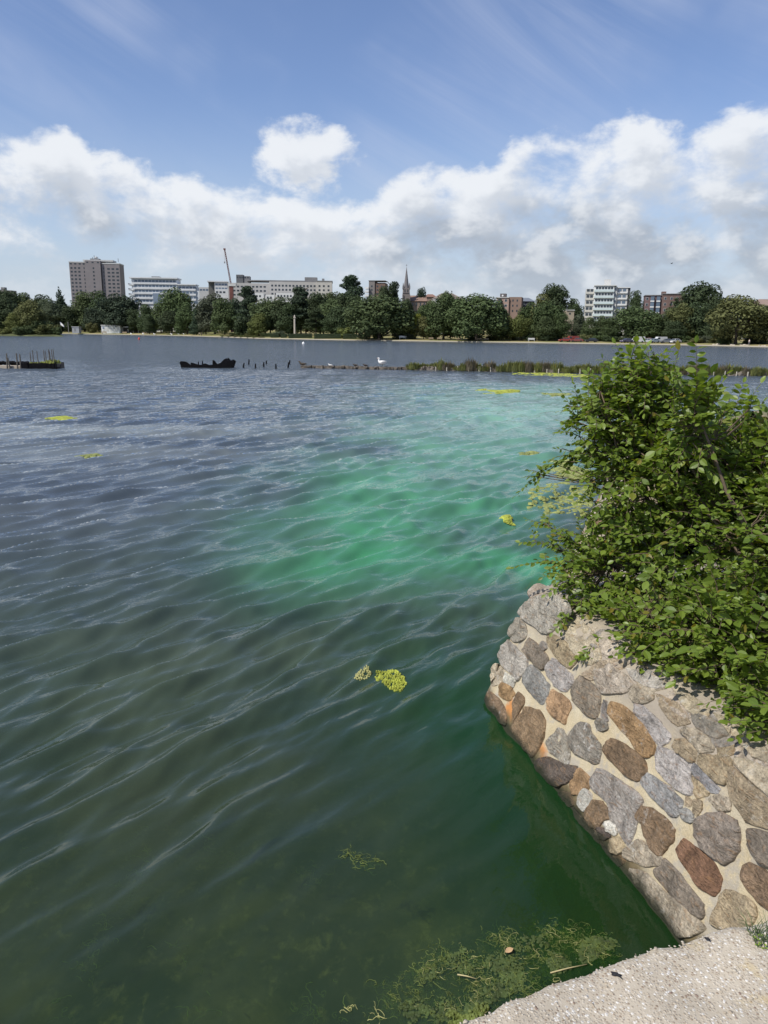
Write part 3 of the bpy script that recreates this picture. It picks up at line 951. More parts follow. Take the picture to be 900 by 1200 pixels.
# ================================================================== AGGREGATE CONCRETE SLAB
def make_slab():
    z0 = 1.5
    edge_px = [(380, 1262), (440, 1236), (520, 1199), (580, 1174), (640, 1150), (700, 1128), (760, 1108), (795, 1099), (835, 1084), (890, 1077), (960, 1060), (1100, 1030)]
    edge = [at_z(u, v, z0) for u, v in edge_px]
    dr = (edge[3] - edge[0]).normalized()
    edge = [edge[0] - dr * 3.0] + edge + [edge[-1] + dr * 1.6]
    full = []
    gd = (edge[9] - edge[3]).normalized(); GN = Vector((-gd.y, gd.x, 0))
    for a, b in zip(edge, edge[1:]):
        n = max(2, int((b - a).length / .012))
        for k in range(n):
            p = a.lerp(b, k / n)
            d = (b - a).normalized(); nn = Vector((-d.y, d.x, 0))
            full.append((p + nn * (noise.fractal(p * 18, .8, 2, 4) * .008 + noise.noise(p * 60) * .004), GN))
    root = empty('concrete_slab', (0.6, .9, -.9))
    tag(root, 'pale slab of exposed pebble concrete with a broken edge above the water', 'slab')
    base = Vector(root.location)
    prof = [(0.0, -2.4), (0.0, -.30), (0.0, -.05), (-.004, -.02), (-.015, -.004), (-.035, 0.0), (-.07, 0), (-.12, 0), (-.18, 0), (-.26, 0), (-.4, 0), (-.7, 0), (-1.2, 0), (-1.2, -2.4)]
    vs, fs = [], []
    k = len(prof)
    for p, nn in full:
        for o, z in prof:
            q = p + nn * o + Vector((0, 0, z))
            if z > -.06 and o > -1: q.z += noise.fractal(q * 22, .8, 2, 3) * .0035 + noise.noise(q * 5) * .006
            vs.append(q - base)
    for i in range(len(full) - 1):
        for j in range(k - 1):
            fs.append((i * k + j, i * k + j + 1, (i + 1) * k + j + 1, (i + 1) * k + j))
    m, T, b = new_mat('aggregate_concrete')
    pos = T.new('ShaderNodeNewGeometry').outputs['Position']
    cell = T.voronoi(pos, 150, out=1)
    ds = T.voronoi(pos, 150)
    hs = T.new('ShaderNodeSeparateColor'); T.put(hs.inputs[0], cell)
    peb = T.mix(hs.outputs[0], (.36, .305, .23), (.47, .425, .345))
    peb = T.mix(T.ramp(hs.outputs[1], .78, .95), peb, (.28, .22, .16))
    peb = T.mix(T.ramp(hs.outputs[2], .8, .95), peb, (.62, .60, .55))
    c = T.mix(T.ramp(ds, .42, .62), peb, (.415, .365, .285))
    n1 = T.noise(pos, 4, 6, .65)
    c = T.vmath('SCALE', c, T.ramp(n1, .3, .7, .80, 1.15, False))
    c = T.mix(T.math('MULTIPLY', T.ramp(T.noise(T.vmath('ADD', pos, (3, 8, 1)), 9, 5, .6), .60, .72), .5), c, (.44, .34, .16))
    c = T.mix(T.math('MULTIPLY', T.ramp(T.noise(T.vmath('ADD', pos, (7, 2, 1)), 22, 5, .7), .63, .72), .7), c, (.09, .08, .07))
    T.put(b.inputs['Base Color'], c); b.inputs['Roughness'].default_value = .92
    b.inputs['Specular IOR Level'].default_value = .25
    h = T.math('ADD', T.ramp(ds, .0, .6, 1.0, 0.0), T.math('MULTIPLY', T.noise(pos, 300, 3), .4))
    T.put(b.inputs['Normal'], T.bump(h, .6, .003))
    mesh_obj('slab_block', py_mesh('slab_block', vs, fs), m, root, smooth=True)
    # pebbles standing proud of the cement
    pm = plain('pebble', (.36, .31, .24), .85, .5, 60, obj_col=False)
    T2 = NT(pm.node_tree); b2 = T2.n['Principled BSDF']
    rp = T2.new('ShaderNodeNewGeometry').outputs['Random Per Island']
    cr = T2.mix(rp, (.33, .275, .205), (.47, .425, .345))
    cr = T2.mix(T2.ramp(T2.math('FRACT', T2.math('MULTIPLY', rp, 17.0)), .92, .99), cr, (.52, .48, .41))
    cr = T2.mix(T2.ramp(T2.math('FRACT', T2.math('MULTIPLY', rp, 31.0)), .88, .96), cr, (.22, .16, .12))
    T2.put(b2.inputs['Base Color'], cr)
    V, F = [], []
    g = random.Random(4)
    ico = [(0, 0, 1), (.89, 0, .45), (.28, .85, .45), (-.72, .53, .45), (-.72, -.53, .45), (.28, -.85, .45), (.95, .3, -.3), (0, 1, -.3), (-1, 0, -.3), (0, -1, -.3), (.9, -.5, -.3)]
    tri = [(0, 1, 2), (0, 2, 3), (0, 3, 4), (0, 4, 5), (0, 5, 1), (1, 6, 2), (2, 6, 7), (2, 7, 3), (3, 7, 8), (3, 8, 4), (4, 8, 9), (4, 9, 5), (5, 9, 10), (5, 10, 1), (1, 10, 6)]
    vis = [f for f in full if -.3 < f[0].x < 1.35]
    for i in range(7500):
        p, nn = g.choice(vis)
        o = g.random() * .62
        q = p - nn * o
        q.z += (noise.fractal(q * 22, .8, 2, 3) * .0035 + noise.noise(q * 5) * .006) if o > .03 else -.003
        if o < .012: q.z -= .004 + g.random() * .05
        s = g.uniform(.0012, .0036) * (1.5 if g.random() < .05 else 1)
        Mx = Matrix.Rotation(g.uniform(0, 6.28), 3, 'Z')
        sx, sy, sz = s * g.uniform(.8, 1.5), s * g.uniform(.7, 1.2), s * g.uniform(.18, .38)
        bi = len(V)
        for a in ico:
            w = Mx @ Vector((a[0] * sx, a[1] * sy, a[2] * sz))
            V.append(q + w - base)
        F += [tuple(bi + t for t in tr) for tr in tri]
    tag(mesh_obj('pebbles', py_mesh('pebbles', V, F), pm, root, smooth=True), kind='stuff')
    return root


make_slab()
# ================================================================== LEAFY BUSH
def leaf_mat(name, a, b_, trans=.32, rough=.42):
    m = bpy.data.materials.new(name); m.use_nodes = True
    T = NT(m.node_tree); b = T.n['Principled BSDF']
    rp = T.new('ShaderNodeNewGeometry').outputs['Random Per Island']
    ob = T.new('ShaderNodeObjectInfo').outputs['Random']
    f = T.math('FRACT', T.math('ADD', rp, ob))
    pos = T.new('ShaderNodeNewGeometry').outputs['Position']
    f2 = T.math('ADD', T.math('MULTIPLY', f, .65), T.math('MULTIPLY', T.noise(pos, 2.5, 2), .5), clamp=True)
    c = T.mix(f2, a, b_)
    c = T.mix(T.ramp(T.math('FRACT', T.math('MULTIPLY', f, 13.0)), .95, 1.0), c, (.20, .17, .03))
    T.put(b.inputs['Base Color'], c)
    b.inputs['Roughness'].default_value = rough
    b.inputs['Specular IOR Level'].default_value = .4
    tl = T.new('ShaderNodeBsdfTranslucent'); T.put(tl.inputs['Color'], T.mix(1.0, c, (1.5, 1.45, .5), 'MULTIPLY'))
    mx = T.new('ShaderNodeMixShader'); mx.inputs[0].default_value = trans
    T.l.new(b.outputs[0], mx.inputs[1]); T.l.new(tl.outputs[0], mx.inputs[2])
    T.l.new(mx.outputs[0], T.n['Material Output'].inputs[0])
    return m


M['leaf'] = leaf_mat('bush_leaf', (.065, .120, .016), (.215, .290, .048), .42)
M['twig'] = plain('bark', (.12, .09, .06), .9, .4, 20, bump=.5)

# ovate toothed leaf, 1 unit long along +x, lying in xy, folded a little along the midrib
LEAF_V = [(0, 0, 0), (.10, .12, .02), (.30, .27, .05), (.55, .29, .055), (.78, .19, .03), (1.0, 0, -.06),
          (.78, -.19, .03), (.55, -.29, .055), (.30, -.27, .05), (.10, -.12, .02), (.30, 0, .0), (.58, 0, .0), (.80, 0, -.02)]
LEAF_F = [(0, 10, 2, 1), (10, 11, 3, 2), (11, 12, 4, 3), (12, 5, 4), (0, 9, 8, 10), (10, 8, 7, 11), (11, 7, 6, 12), (12, 6, 5)]
LEAF_N = np.array(LEAF_V)


def make_bush():
    g = random.Random(21)
    root_loc = Vector((2.35, 4.7, .985))
    root = empty('leafy_bush', root_loc)
    tag(root, 'dense green broadleaf bush overhanging the stone quay wall', 'bush')
    # sprawling crown: ellipsoids of foliage (centre, radii, twigs)
    E = [((2.40, 5.15, 1.70), (.85, .80, .85), 520), ((1.90, 5.40, 2.10), (.52, .50, .62), 420), ((1.72, 5.50, 1.30), (.46, .45, .40), 260),
         ((2.20, 4.25, 1.28), (.55, .65, .45), 380), ((2.25, 3.70, 1.12), (.45, .55, .30), 260), ((2.85, 5.20, 1.90), (.70, .65, .52), 360),
         ((1.88, 4.75, 1.16), (.38, .65, .28), 260), ((2.50, 4.55, 1.75), (.6, .6, .6), 320), ((1.70, 5.45, 2.35), (.28, .3, .40), 140),
         ((2.05, 5.35, 2.32), (.36, .33, .38), 170), ((2.50, 4.95, 2.12), (.50, .40, .40), 230), ((2.75, 4.2, 1.5), (.5, .6, .6), 200),
         ((1.74, 5.30, 2.66), (.17, .22, .32), 70), ((1.90, 4.70, 2.50), (.15, .18, .32), 60), ((1.50, 5.35, 2.50), (.13, .18, .26), 40)]
    roots = [Vector((x, y, .95)) for x, y in ((2.15, 5.3), (2.4, 5.0), (2.6, 4.6), (2.45, 4.2), (2.6, 3.8), (2.9, 5.2), (2.2, 5.5))]
    stems = []           # sample points of the stems for twigs to join
    for r in roots:
        for k in range(3):
            e = g.choice(E)
            tip = Vector(e[0]) + Vector((g.uniform(-.5, .5) * e[1][0], g.uniform(-.5, .5) * e[1][1], g.uniform(.0, .7) * e[1][2]))
            pts, rad = [], []
            mid = r.lerp(tip, .5) + Vector((g.uniform(-.12, .12), g.uniform(-.12, .12), .08))
            for s in range(9):
                t = s / 8
                p = r * (1 - t) ** 2 + mid * 2 * t * (1 - t) + tip * t * t
                p += Vector((noise.noise(p * 3), noise.noise(p * 3 + Vector((7, 0, 0))), 0)) * .05
                pts.append(p); rad.append(.017 * (1 - t) + .004)
            stems += pts[2:]
            MB().tube([p - root_loc for p in pts], rad, 6).build('stem', M['twig'], root, smooth=True)
    # far reaching shoots whose tips stand clear of the crown
    SH = [(690, 428, 5.6, .40), (722, 392, 5.35, .5), (748, 390, 5.35, .5), (768, 418, 5.3, .4), (795, 428, 5.2, .4), (817, 388, 4.5, .55), (797, 398, 4.55, .5), (812, 430, 4.6, .4),
          (858, 452, 5.0, .4), (893, 440, 4.9, .4), (659, 452, 5.6, .42), (653, 500, 5.7, .35), (664, 545, 5.7, .35), (600, 655, 5.8, .62), (606, 570, 5.9, .60), (631, 553, 5.8, .60),
          (618, 600, 5.85, .5), (610, 628, 5.9, .45), (640, 690, 5.5, .4), (648, 735, 5.2, .35), (672, 770, 4.95, .3), (720, 785, 4.7, .3), (775, 815, 4.3, .3), (840, 862, 3.8, .3),
          (736, 405, 5.5, .4), (706, 412, 5.6, .4), (780, 432, 5.4, .4), (835, 446, 5.2, .4), (872, 440, 5.3, .4), (672, 440, 5.75, .4), (657, 475, 5.6, .35),
          (658, 655, 5.7, .4), (648, 625, 5.7, .4), (690, 775, 4.9, .25), (750, 800, 4.5, .25), (806, 836, 4.1, .25), (880, 880, 3.6, .25)]
    twigs = []
    for (u, v, y, ln) in SH:
        tip = at_y(u, v, y)
        c = min(E, key=lambda e: (Vector(e[0]) - tip).length)
        d = (tip - Vector(c[0])).normalized()
        if v < 470: d = (d * .5 + Vector((g.uniform(-.15, .15), 0, 1))).normalized()
        twigs.append((tip - d * ln, tip, .062 if v < 470 else .054, True))
        for k in range(7 if v > 530 else 4):                      # side shoots that make the arm leafy
            f = g.uniform(.05, .75) if v > 530 else g.uniform(.0, .55)
            q = tip - d * ln * (1 - f)
            sd = (d * .8 + Vector((g.uniform(-.9, .9), g.uniform(-.9, .9), g.uniform(-.6, .9)))).normalized()
            l2 = ln * (1 - f) * g.uniform(.3, .5)
            twigs.append((q, q + sd * max(l2, .09), .050, True))
    for (c, r, n) in E:
        c = Vector(c)
        for i in range(n):
            q = Vector((g.gauss(0, 1), g.gauss(0, 1), g.gauss(0, 1))).normalized()
            if i % 3 == 0 and q.y > .3: q.y = -q.y               # a few more on the open, lit side
            rr = g.uniform(.25, 1.0) ** .45
            p = c + Vector((q.x * r[0], q.y * r[1], q.z * r[2])) * rr
            if p.z < 1.03: p.z = 1.03 + g.random() * .12
            d = (q + Vector((0, 0, .35)) + Vector((g.uniform(-.6, .6), g.uniform(-.6, .6), g.uniform(-.5, .5)))).normalized()
            ln = g.uniform(.14, .28)
            twigs.append((p - d * ln * .6, p + d * ln * .4, g.choice((.042, .055, .065, .08)) * g.uniform(.85, 1.1), False))
    tw = MB()
    leaves = []
    for a, b, size, long in twigs:
        s = min(stems, key=lambda q: (q - a).length_squared)
        sag = Vector((0, 0, -.03 if not long else -.05))
        m1 = a.lerp(s, .5) + sag
        if long or g.random() < .4: tw.tube([s - root_loc, m1 - root_loc, a - root_loc], [.0045, .0035, .0028], 4, cap=False)
        n = max(4, int((b - a).length / (size * (.36 if long else .44))))
        axis = (b - a).normalized()
        side = axis.cross(Vector((g.uniform(-.4, .4), g.uniform(-.4, .4), 1))).normalized()
        up = side.cross(axis).normalized()
        pts = []
        for k in range(n + 1):
            t = k / n
            p = a.lerp(b, t) + up * (.05 * (b - a).length * math.sin(t * 3.1)) + Vector((0, 0, -.12 * t * t * (b - a).length))
            pts.append(p)
            sg = 1 if k % 2 else -1
            d = (axis * (.55 if k < n else 1.4) + side * sg * (1.0 if k < n else .1) + up * g.uniform(-.4, .35) + Vector((0, 0, -.35))).normalized()
            nrm = (up * .5 + Vector((-.12, -.12, .40)) + Vector((g.gauss(0, .5), g.gauss(0, .5), g.gauss(0, .35)))).normalized()
            yv = nrm.cross(d).normalized(); nz = d.cross(yv).normalized()
            sz = size * g.uniform(.75, 1.2) * (1 - .45 * max(0, t - .6)) * (.7 if k == 0 else 1)
            leaves.append((p, d, yv, nz, sz, long))
        tw.tube([p - root_loc for p in pts], [.0034 * (1 - .7 * i / n) for i in range(n + 1)], 4, cap=False)
    tag(tw.build('twigs', M['twig'], root, smooth=True), kind='stuff')
    # the 300 leaves that show largest are single parts
    cp = Vector((0, 0, CAMZ))
    Rt = CAM_R.transposed()

    def score(l):
        p, d, yv, nz, sz, long = l
        w = Rt @ (p - cp)
        u, v = 450 + FPX * w.x / -w.z, 600 - FPX * w.y / -w.z
        if not (0 < u < 895 and 0 < v < 1200): return -1
        vd = (p - cp).normalized()
        return abs(nz.dot(vd)) * (sz / -w.z) ** 2 * (3.0 if long else 1.0) * (1.0 if -w.z < 5.3 or long else .4)
    leaves.sort(key=score, reverse=True)
    lm = py_mesh('leaf', LEAF_V, LEAF_F)
    lm.materials.append(M['leaf'])
    for p, d, yv, nz, sz, long in leaves[:300]:
        o = bpy.data.objects.new('leaf', lm)
        mt = Matrix((d * sz, yv * sz, nz * sz)).transposed().to_4x4()
        mt.translation = p - root_loc
        o.matrix_basis = mt
        link(o, root)
    rest = leaves[300:]
    nv_ = len(LEAF_V)
    P = np.array([l[0] - root_loc for l in rest]); D = np.array([l[1] for l in rest]); Yv = np.array([l[2] for l in rest]); Nz = np.array([l[3] for l in rest])
    S = np.array([l[4] for l in rest])[:, None, None]
    V = P[:, None, :] + S * (LEAF_N[None, :, 0:1] * D[:, None, :] + LEAF_N[None, :, 1:2] * Yv[:, None, :] + LEAF_N[None, :, 2:3] * Nz[:, None, :])
    F = [tuple(i * nv_ + k for k in f) for i in range(len(rest)) for f in LEAF_F]
    me = bpy.data.meshes.new('foliage'); me.from_pydata(V.reshape(-1, 3).tolist(), [], F)
    tag(mesh_obj('foliage', me, M['leaf'], root), kind='stuff')
    print('bush leaves', len(leaves))


make_bush()

# ================================================================== WEED AND ALGAE
M['weed'] = plain('pond_weed', (.115, .145, .034), .6, .5, 6)
M['weed_pale'] = plain('pale_weed', (.34, .33, .13), .6, .4, 8)
M['algae'] = plain('yellow_algae', (.30, .33, .05), .8, .5, 9, bump=.4, bscale=40)

M['mat'] = plain('olive_mat', (.21, .235, .075), .8, .5, 5)


def algae_mat_obj(name, pts_px, label, lumps, seed, mat, group=None, z=.012, size=.02, holes=True):
    """floating mat: many small rounded tufts spread inside an outline on the water"""
    g = random.Random(seed)
    P = [at_z(u, v) for u, v in pts_px]
    cen = sum(P, Vector()) / len(P)
    mb = MB()

    def inside(x, y):
        c = False
        for i in range(len(P)):
            a, b = P[i], P[i - 1]
            if (a.y > y) != (b.y > y) and x < (b.x - a.x) * (y - a.y) / (b.y - a.y) + a.x: c = not c
        return c
    x0, x1 = min(p.x for p in P), max(p.x for p in P); y0, y1 = min(p.y for p in P), max(p.y for p in P)
    k = 0; tries = 0
    while k < lumps and tries < lumps * 30:
        tries += 1
        x, y = g.uniform(x0, x1), g.uniform(y0, y1)
        if not inside(x, y): continue
        if holes and noise.noise((x / (size * 14), y / (size * 14), seed)) < -.05 + .25 * g.random(): continue
        k += 1
        s = size * g.uniform(.5, 1.4)
        b = len(mb.v); n = 6
        hz = z * g.uniform(.4, 1.5)
        base = Vector((x, y, water_z(x, y))) - cen
        for r_, h_ in ((1.0, -.02), (.7, hz * .7), (.3, hz)):
            for q in range(n):
                t = 2 * math.pi * q / n + k
                e = g.uniform(.75, 1.25)
                mb.v.append(base + Vector((math.cos(t) * s * r_ * e, math.sin(t) * s * r_ * e, h_)))
        for r_ in range(2):
            for q in range(n):
                mb.f.append((b + r_ * n + q, b + r_ * n + (q + 1) % n, b + (r_ + 1) * n + (q + 1) % n, b + (r_ + 1) * n + q))
        mb.f.append(tuple(b + 2 * n + q for q in range(n)))
    o = mb.build(name, mat, None, cen)
    tag(o, label, 'algae', group)
    return o


algae_mat_obj('algae_clump', [(440, 787), (456, 785), (472, 793), (477, 803), (468, 812), (452, 806), (440, 797)], 'bright yellow algae clump alone in the dark green water', 420, 3, M['algae'], z=.014, size=.010, holes=False)
algae_mat_obj('algae_clump', [(418, 790), (432, 784), (437, 790), (424, 799), (415, 798)], 'thin dull algae scrap beside the bright yellow clump', 120, 5, M['weed_pale'], z=.008, size=.009, holes=False)
for sd, (pts, lab) in enumerate([
    ([(555, 457), (585, 455), (608, 458), (600, 461), (570, 462)], 'long yellow algae mat where the green dyed water meets the blue'),
    ([(622, 575), (650, 566), (690, 570), (700, 590), (680, 606), (640, 604), (618, 592)], 'widest olive algae mat lying against the bank wall behind the bush'),
    ([(640, 551), (660, 547), (690, 549), (692, 560), (665, 563), (645, 559)], 'olive algae patch behind the bush, outward of the widest mat'),
    ([(608, 531), (622, 529), (635, 532), (622, 536), (611, 535)], 'small lone algae patch on green water left of the bush'),
    ([(588, 608), (600, 606), (613, 609), (606, 614), (592, 613)], 'small bright algae scrap off the bush branch tips'),
    ([(640, 541), (660, 539), (672, 542), (655, 545)], 'thin algae streak outward of the olive patch'),
    ([(635, 461), (655, 460), (668, 462), (650, 465)], 'pale algae streak beside the long yellow mat'),
    ([(610, 436.5), (660, 437.5), (700, 440), (690, 442.5), (640, 440.5), (600, 438.5)], 'thin yellow algae band floating along the overgrown causeway'),
    ([(52, 491), (75, 488.5), (95, 490.5), (80, 494), (60, 494)], 'yellow algae smear on open water in the pale scum'),
    ([(90, 534), (110, 532), (130, 535), (110, 538)], 'faint algae smear inshore of the yellow smear'),
]):
    yy = at_z(*pts[0]).y
    algae_mat_obj('algae_mat', pts, lab, (420 if sd in (0, 2, 7) else 300 if sd == 1 else 150), 40 + sd, M['algae'] if sd in (0, 4, 7, 8) else M['mat'], z=.012, size=.0040 * yy if sd != 7 else .16, holes=sd not in (1, 3, 5, 6, 7, 9))


def weed_patch(name, label, spots, n, seed, mat, zr, curl=.05, rad=.0022, cat='weed', group=None, turn=.9):
    g = random.Random(seed)
    P = [at_z(u, v) for u, v, r in spots]
    cen = sum(P, Vector()) / len(P); cen.z = 0
    mb = MB()
    for i in range(n):
        j = g.randrange(len(spots))
        r = spots[j][2]
        p = P[j] + Vector((g.gauss(0, r), g.gauss(0, r), 0)); wz = water_z(p.x, p.y); p.z = g.uniform(*zr)
        a = g.uniform(0, 6.28); pts = []
        da = g.uniform(-turn, turn)
        for s in range(g.randint(5, 11)):
            pts.append(p - cen + Vector((0, 0, wz)))
            a += da + g.uniform(-turn, turn)
            p = p + Vector((math.cos(a), math.sin(a), 0)) * curl * g.uniform(.2, .5)
            p.z = min(zr[1], max(zr[0], p.z + g.uniform(-.006, .006)))
        mb.tube(pts, rad * g.uniform(.6, 1.5), 4, cap=False)
    return tag(mb.build(name, mat, None, cen, smooth=True), label, cat, group, 'stuff')


bottom = [(560, 1150, .05), (600, 1135, .06), (640, 1120, .06), (680, 1105, .05), (530, 1190, .06), (575, 1185, .06), (615, 1165, .05), (520, 1125, .05), (590, 1105, .05), (475, 1165, .06), (645, 1095, .05), (548, 1130, .05), (700, 1110, .04), (500, 1140, .04)]
weed_patch('pond_weed', 'tangle of olive pond weed floating against the concrete slab', bottom, 5200, 1, M['weed'], (-.05, .006), .022, .0009)
weed_patch('pale_weed', 'pale straw coloured weed strands among the olive tangle by the slab', bottom, 260, 2, M['weed_pale'], (-.03, .008), .030, .0008)
weed_patch('weed_tuft', 'small loose green weed tuft floating in open water', [(418, 1006, .03), (430, 1012, .03), (408, 1002, .02)], 80, 3, M['weed'], (-.015, .007), .034, .0012)
weed_patch('weed_tuft', 'tiny pale weed curl floating near the slab weed', [(412, 1183, .015), (440, 1190, .02)], 14, 4, M['weed_pale'], (-.01, .008), .03, .0012)
deep = [(rng.uniform(0, 440), rng.uniform(930, 1195), .05) for _ in range(22)]
weed_patch('sunken_weed', 'brownish weed wisps lying on the lake bed under clear water', deep, 260, 5, M['weed'], (-.42, -.20), .030, .0016, turn=.7)

M['weed_dark'] = plain('sodden_weed', (.050, .072, .020), .5, .6, 14)
algae_mat_obj('weed_mat', [(462, 1172), (482, 1152), (520, 1122), (560, 1106), (620, 1097), (690, 1096), (732, 1104), (700, 1124), (640, 1149), (580, 1174), (530, 1198), (480, 1200)], 'dark sodden green weed mat lying in the water along the slab', 1500, 91, M['weed_dark'], z=.004, size=.010)
algae_mat_obj('weed_cushion', [(522, 1192), (540, 1172), (560, 1176), (575, 1180), (560, 1198), (530, 1215)], 'bright mossy weed cushion pressed against the slab edge', 160, 77, M['weed'], z=.016, size=.011)

# dead leaf and bits of reed afloat
lf = py_mesh('dead_leaf', [(a * .05, b * .05, c * .05 + .006) for a, b, c in LEAF_V], LEAF_F)
o = mesh_obj('dead_leaf', lf, plain('dead_leaf', (.42, .28, .15), .7, .3, 30), None, at_z(592, 1117, .012))
o.rotation_euler = (0.1, -.1, .5)
tag(o, 'orange brown dead leaf floating among the weed', 'leaf')
M['reed'] = plain('dry_reed', (.38, .33, .17), .7, .2, 30)
for (a, b, lab) in (((536, 1142), (558, 1147), 'short straw reed piece floating in the weed'), ((645, 1140), (688, 1130), 'longer reed stalk floating beside the slab edge')):
    p, q = at_z(*a, .012), at_z(*b, .012)
    tag(MB().tube([(0, 0, 0), (q - p) * .5 + Vector((0, 0, .003)), q - p], [.0035, .003, .002], 6).build('reed_stalk', M['reed'], None, p, True), lab, 'reed')

# scraps on the slab and the tuft growing at its end
M['scrap'] = plain('dried_weed', (.02, .02, .022), .7, .3, 60)
for k, (u, v, sc, lab) in enumerate(((722, 1143, .016, 'black dried weed scrap lying on the concrete slab'), (829, 1101, .010, 'small black scrap near the broken slab corner'))):
    p = at_z(u, v, 1.503)
    mb = MB(); g = random.Random(k)
    for i in range(5):
        a = g.uniform(-.6, .6) - .5
        mb.tube([Vector((math.cos(a), math.sin(a), 0)) * sc * -.9 * g.random() + Vector((0, 0, .001)), Vector((g.uniform(-.2, .2) * sc, g.uniform(-.2, .2) * sc, .004)), Vector((math.cos(a), math.sin(a), 0)) * sc * g.uniform(.4, 1.1) + Vector((0, 0, .001))], [.0015, .0026, .001], 5)
    tag(mb.build('weed_scrap', M['scrap'], None, p, True), lab, 'scrap')
p = at_z(893, 1104, 1.498)
t = empty('grass_tuft', p)
tag(t, 'small grassy tuft growing at the end of the concrete slab', 'grass')
mb = MB(); g = random.Random(9)
for i in range(60):
    a = g.uniform(0, 6.28); ln = g.uniform(.03, .075); o_ = Vector((g.uniform(-.02, .03), g.uniform(-.03, .03), -.004))
    mb.tube([o_, o_ + Vector((math.cos(a) * ln * .25, math.sin(a) * ln * .25, ln * .6)), o_ + Vector((math.cos(a) * ln * .7, math.sin(a) * ln * .7, ln * .8))], [.0012, .001, .0003], 3, cap=False)
mb.build('blades', plain('grass_blade', (.09, .13, .05), .7, .4, 30), t)
lv = []
fl = MB()
for i in range(16):
    s = .009; px = Vector((g.uniform(-.03, .0), g.uniform(-.025, .01), g.uniform(.004, .016))); a = g.uniform(0, 6.28)
    b = len(fl.v)
    Mz = Matrix.Rotation(a, 3, 'Z')
    fl.v += [px + Mz @ (Vector(q) * s) for q in LEAF_V]; fl.f += [tuple(b + k for k in f) for f in LEAF_F]
fl.build('leaves', plain('clover_leaf', (.22, .32, .03), .6, .3, 30), t)
# ================================================================== CAUSEWAY, POSTS, HULKS
M['rubble'] = plain('rubble', (.115, .10, .082), .95, .5, 2.5, bump=.8, bscale=9)
M['wet_wood'] = plain('wet_black_timber', (.007, .007, .008), .9, .4, 6, spec=.06, bump=.6, bscale=10)
M['old_wood'] = plain('grey_timber', (.11, .10, .085), .9, .4, 8)
M['pale_wood'] = plain('pale_post', (.42, .39, .32), .9, .25, 8)
CW = [(340, 431.0), (480, 433.5), (600, 436.0), (700, 438.0), (900, 441.0), (1150, 446.0)]


def cw_pt(u, z=0.0):
    v = float(np.interp(u, [c[0] for c in CW], [c[1] for c in CW]))
    return at_z(u, v, 0.0) + Vector((0, 0, z))


def make_causeway():
    o0 = cw_pt(352)
    root = empty('stone_causeway', o0 + Vector((0, 0, -.6)))
    tag(root, 'low rubble causeway running straight across the lake', 'causeway')
    base = Vector(root.location)
    us = np.linspace(352, 1150, 420)
    prof = [(-.15, -.6), (-.05, .0), (.0, .16), (.12, .27), (.45, .33), (.9, .32), (1.25, .22), (1.4, -.6)]
    vs, fs = [], []
    for i, u in enumerate(us):
        p = cw_pt(u)
        e = min(1, i / 6)
        for a, z in prof:
            q = p + Vector((0, a, z * (e if z > 0 else 1)))
            q.z = min(q.z, .15) if u < 478 and q.z > .15 else q.z
            n = noise.fractal(q * 1.9, .8, 2, 4)
            q += Vector((0, -.10 * n, .13 * n if z > .1 else 0))
            vs.append(q - base)
    k = len(prof)
    for i in range(len(us) - 1):
        for j in range(k - 1): fs.append((i * k + j, (i + 1) * k + j, (i + 1) * k + j + 1, i * k + j + 1))
    mesh_obj('bank', py_mesh('bank', vs, fs), M['rubble'], root)
    mb = MB(); g = random.Random(3)
    for i in range(900):
        u = g.uniform(353, 905); p = cw_pt(u)
        a = g.uniform(-.05, 1.1)
        q = p + Vector((0, a, float(np.interp(a, [-.05, 0, .12, .45, .9, 1.25], [.02, .16, .27, .33, .32, .22])))) - base
        if u < 478: q.z = min(q.z, .13 + .6)
        s = g.uniform(.05, .14)
        Mt = Matrix.Translation(q) @ Matrix.Rotation(g.uniform(0, 3), 4, 'Z') @ Matrix.Rotation(g.uniform(-.4, .4), 4, 'X')
        mb.box(-s, s, -s * .7, s * .7, -s * .4, s * .5, Mt)
    tag(mb.build('loose_stones', M['rubble'], root), kind='stuff')
    # timber edging posts: dark along the bare end, pale along the overgrown part
    g = random.Random(5)
    u = 365.0
    while u < 905:
        p = cw_pt(u)
        h = g.uniform(.30, .42) if u > 480 else g.uniform(.18, .28)
        pale = u > 500
        w = g.uniform(.034, .05)
        po = MB().tube([(0, 0, -.6), (0, 0, h * .5), (g.uniform(-.02, .02), 0, h)], [w, w, w * .9], 7).build('post', M['pale_wood'] if pale else M['wet_wood'], root, p + Vector((0, -.16, 0)) - base)
        u += 13.0 * g.uniform(.93, 1.07)


make_causeway()

stubs = [(285, 432, .30, .25), (291.5, 428, .34, .1), (299.5, 432.5, .26, 0), (309, 431, .30, .05), (312, 427.5, .2, .1), (323.5, 433, .26, -.05), (337.5, 432, .34, .15), (339, 428, .3, .2)]
for (u, v, h, lean) in stubs:
    p = at_z(u, v - 1.0)
    o = MB().tube([(0, 0, -.7), (lean * h * .4, 0, h * .5), (lean * h * 1.2, 0, h + .12)], [.075, .07, .05], 7).build('timber_stump', M['wet_wood'], None, p)
    tag(o, 'black timber stump standing in open water between causeway and wreck', 'post', 'stumps between causeway and wreck')

# clumps of salt-marsh plants on the causeway
M['marsh'] = leaf_mat('marsh_leaf', (.080, .100, .030), (.17, .18, .055), .2, .8)
M['marsh_grey'] = leaf_mat('marsh_leaf_dry', (.085, .070, .050), (.15, .13, .085), .2, .8)


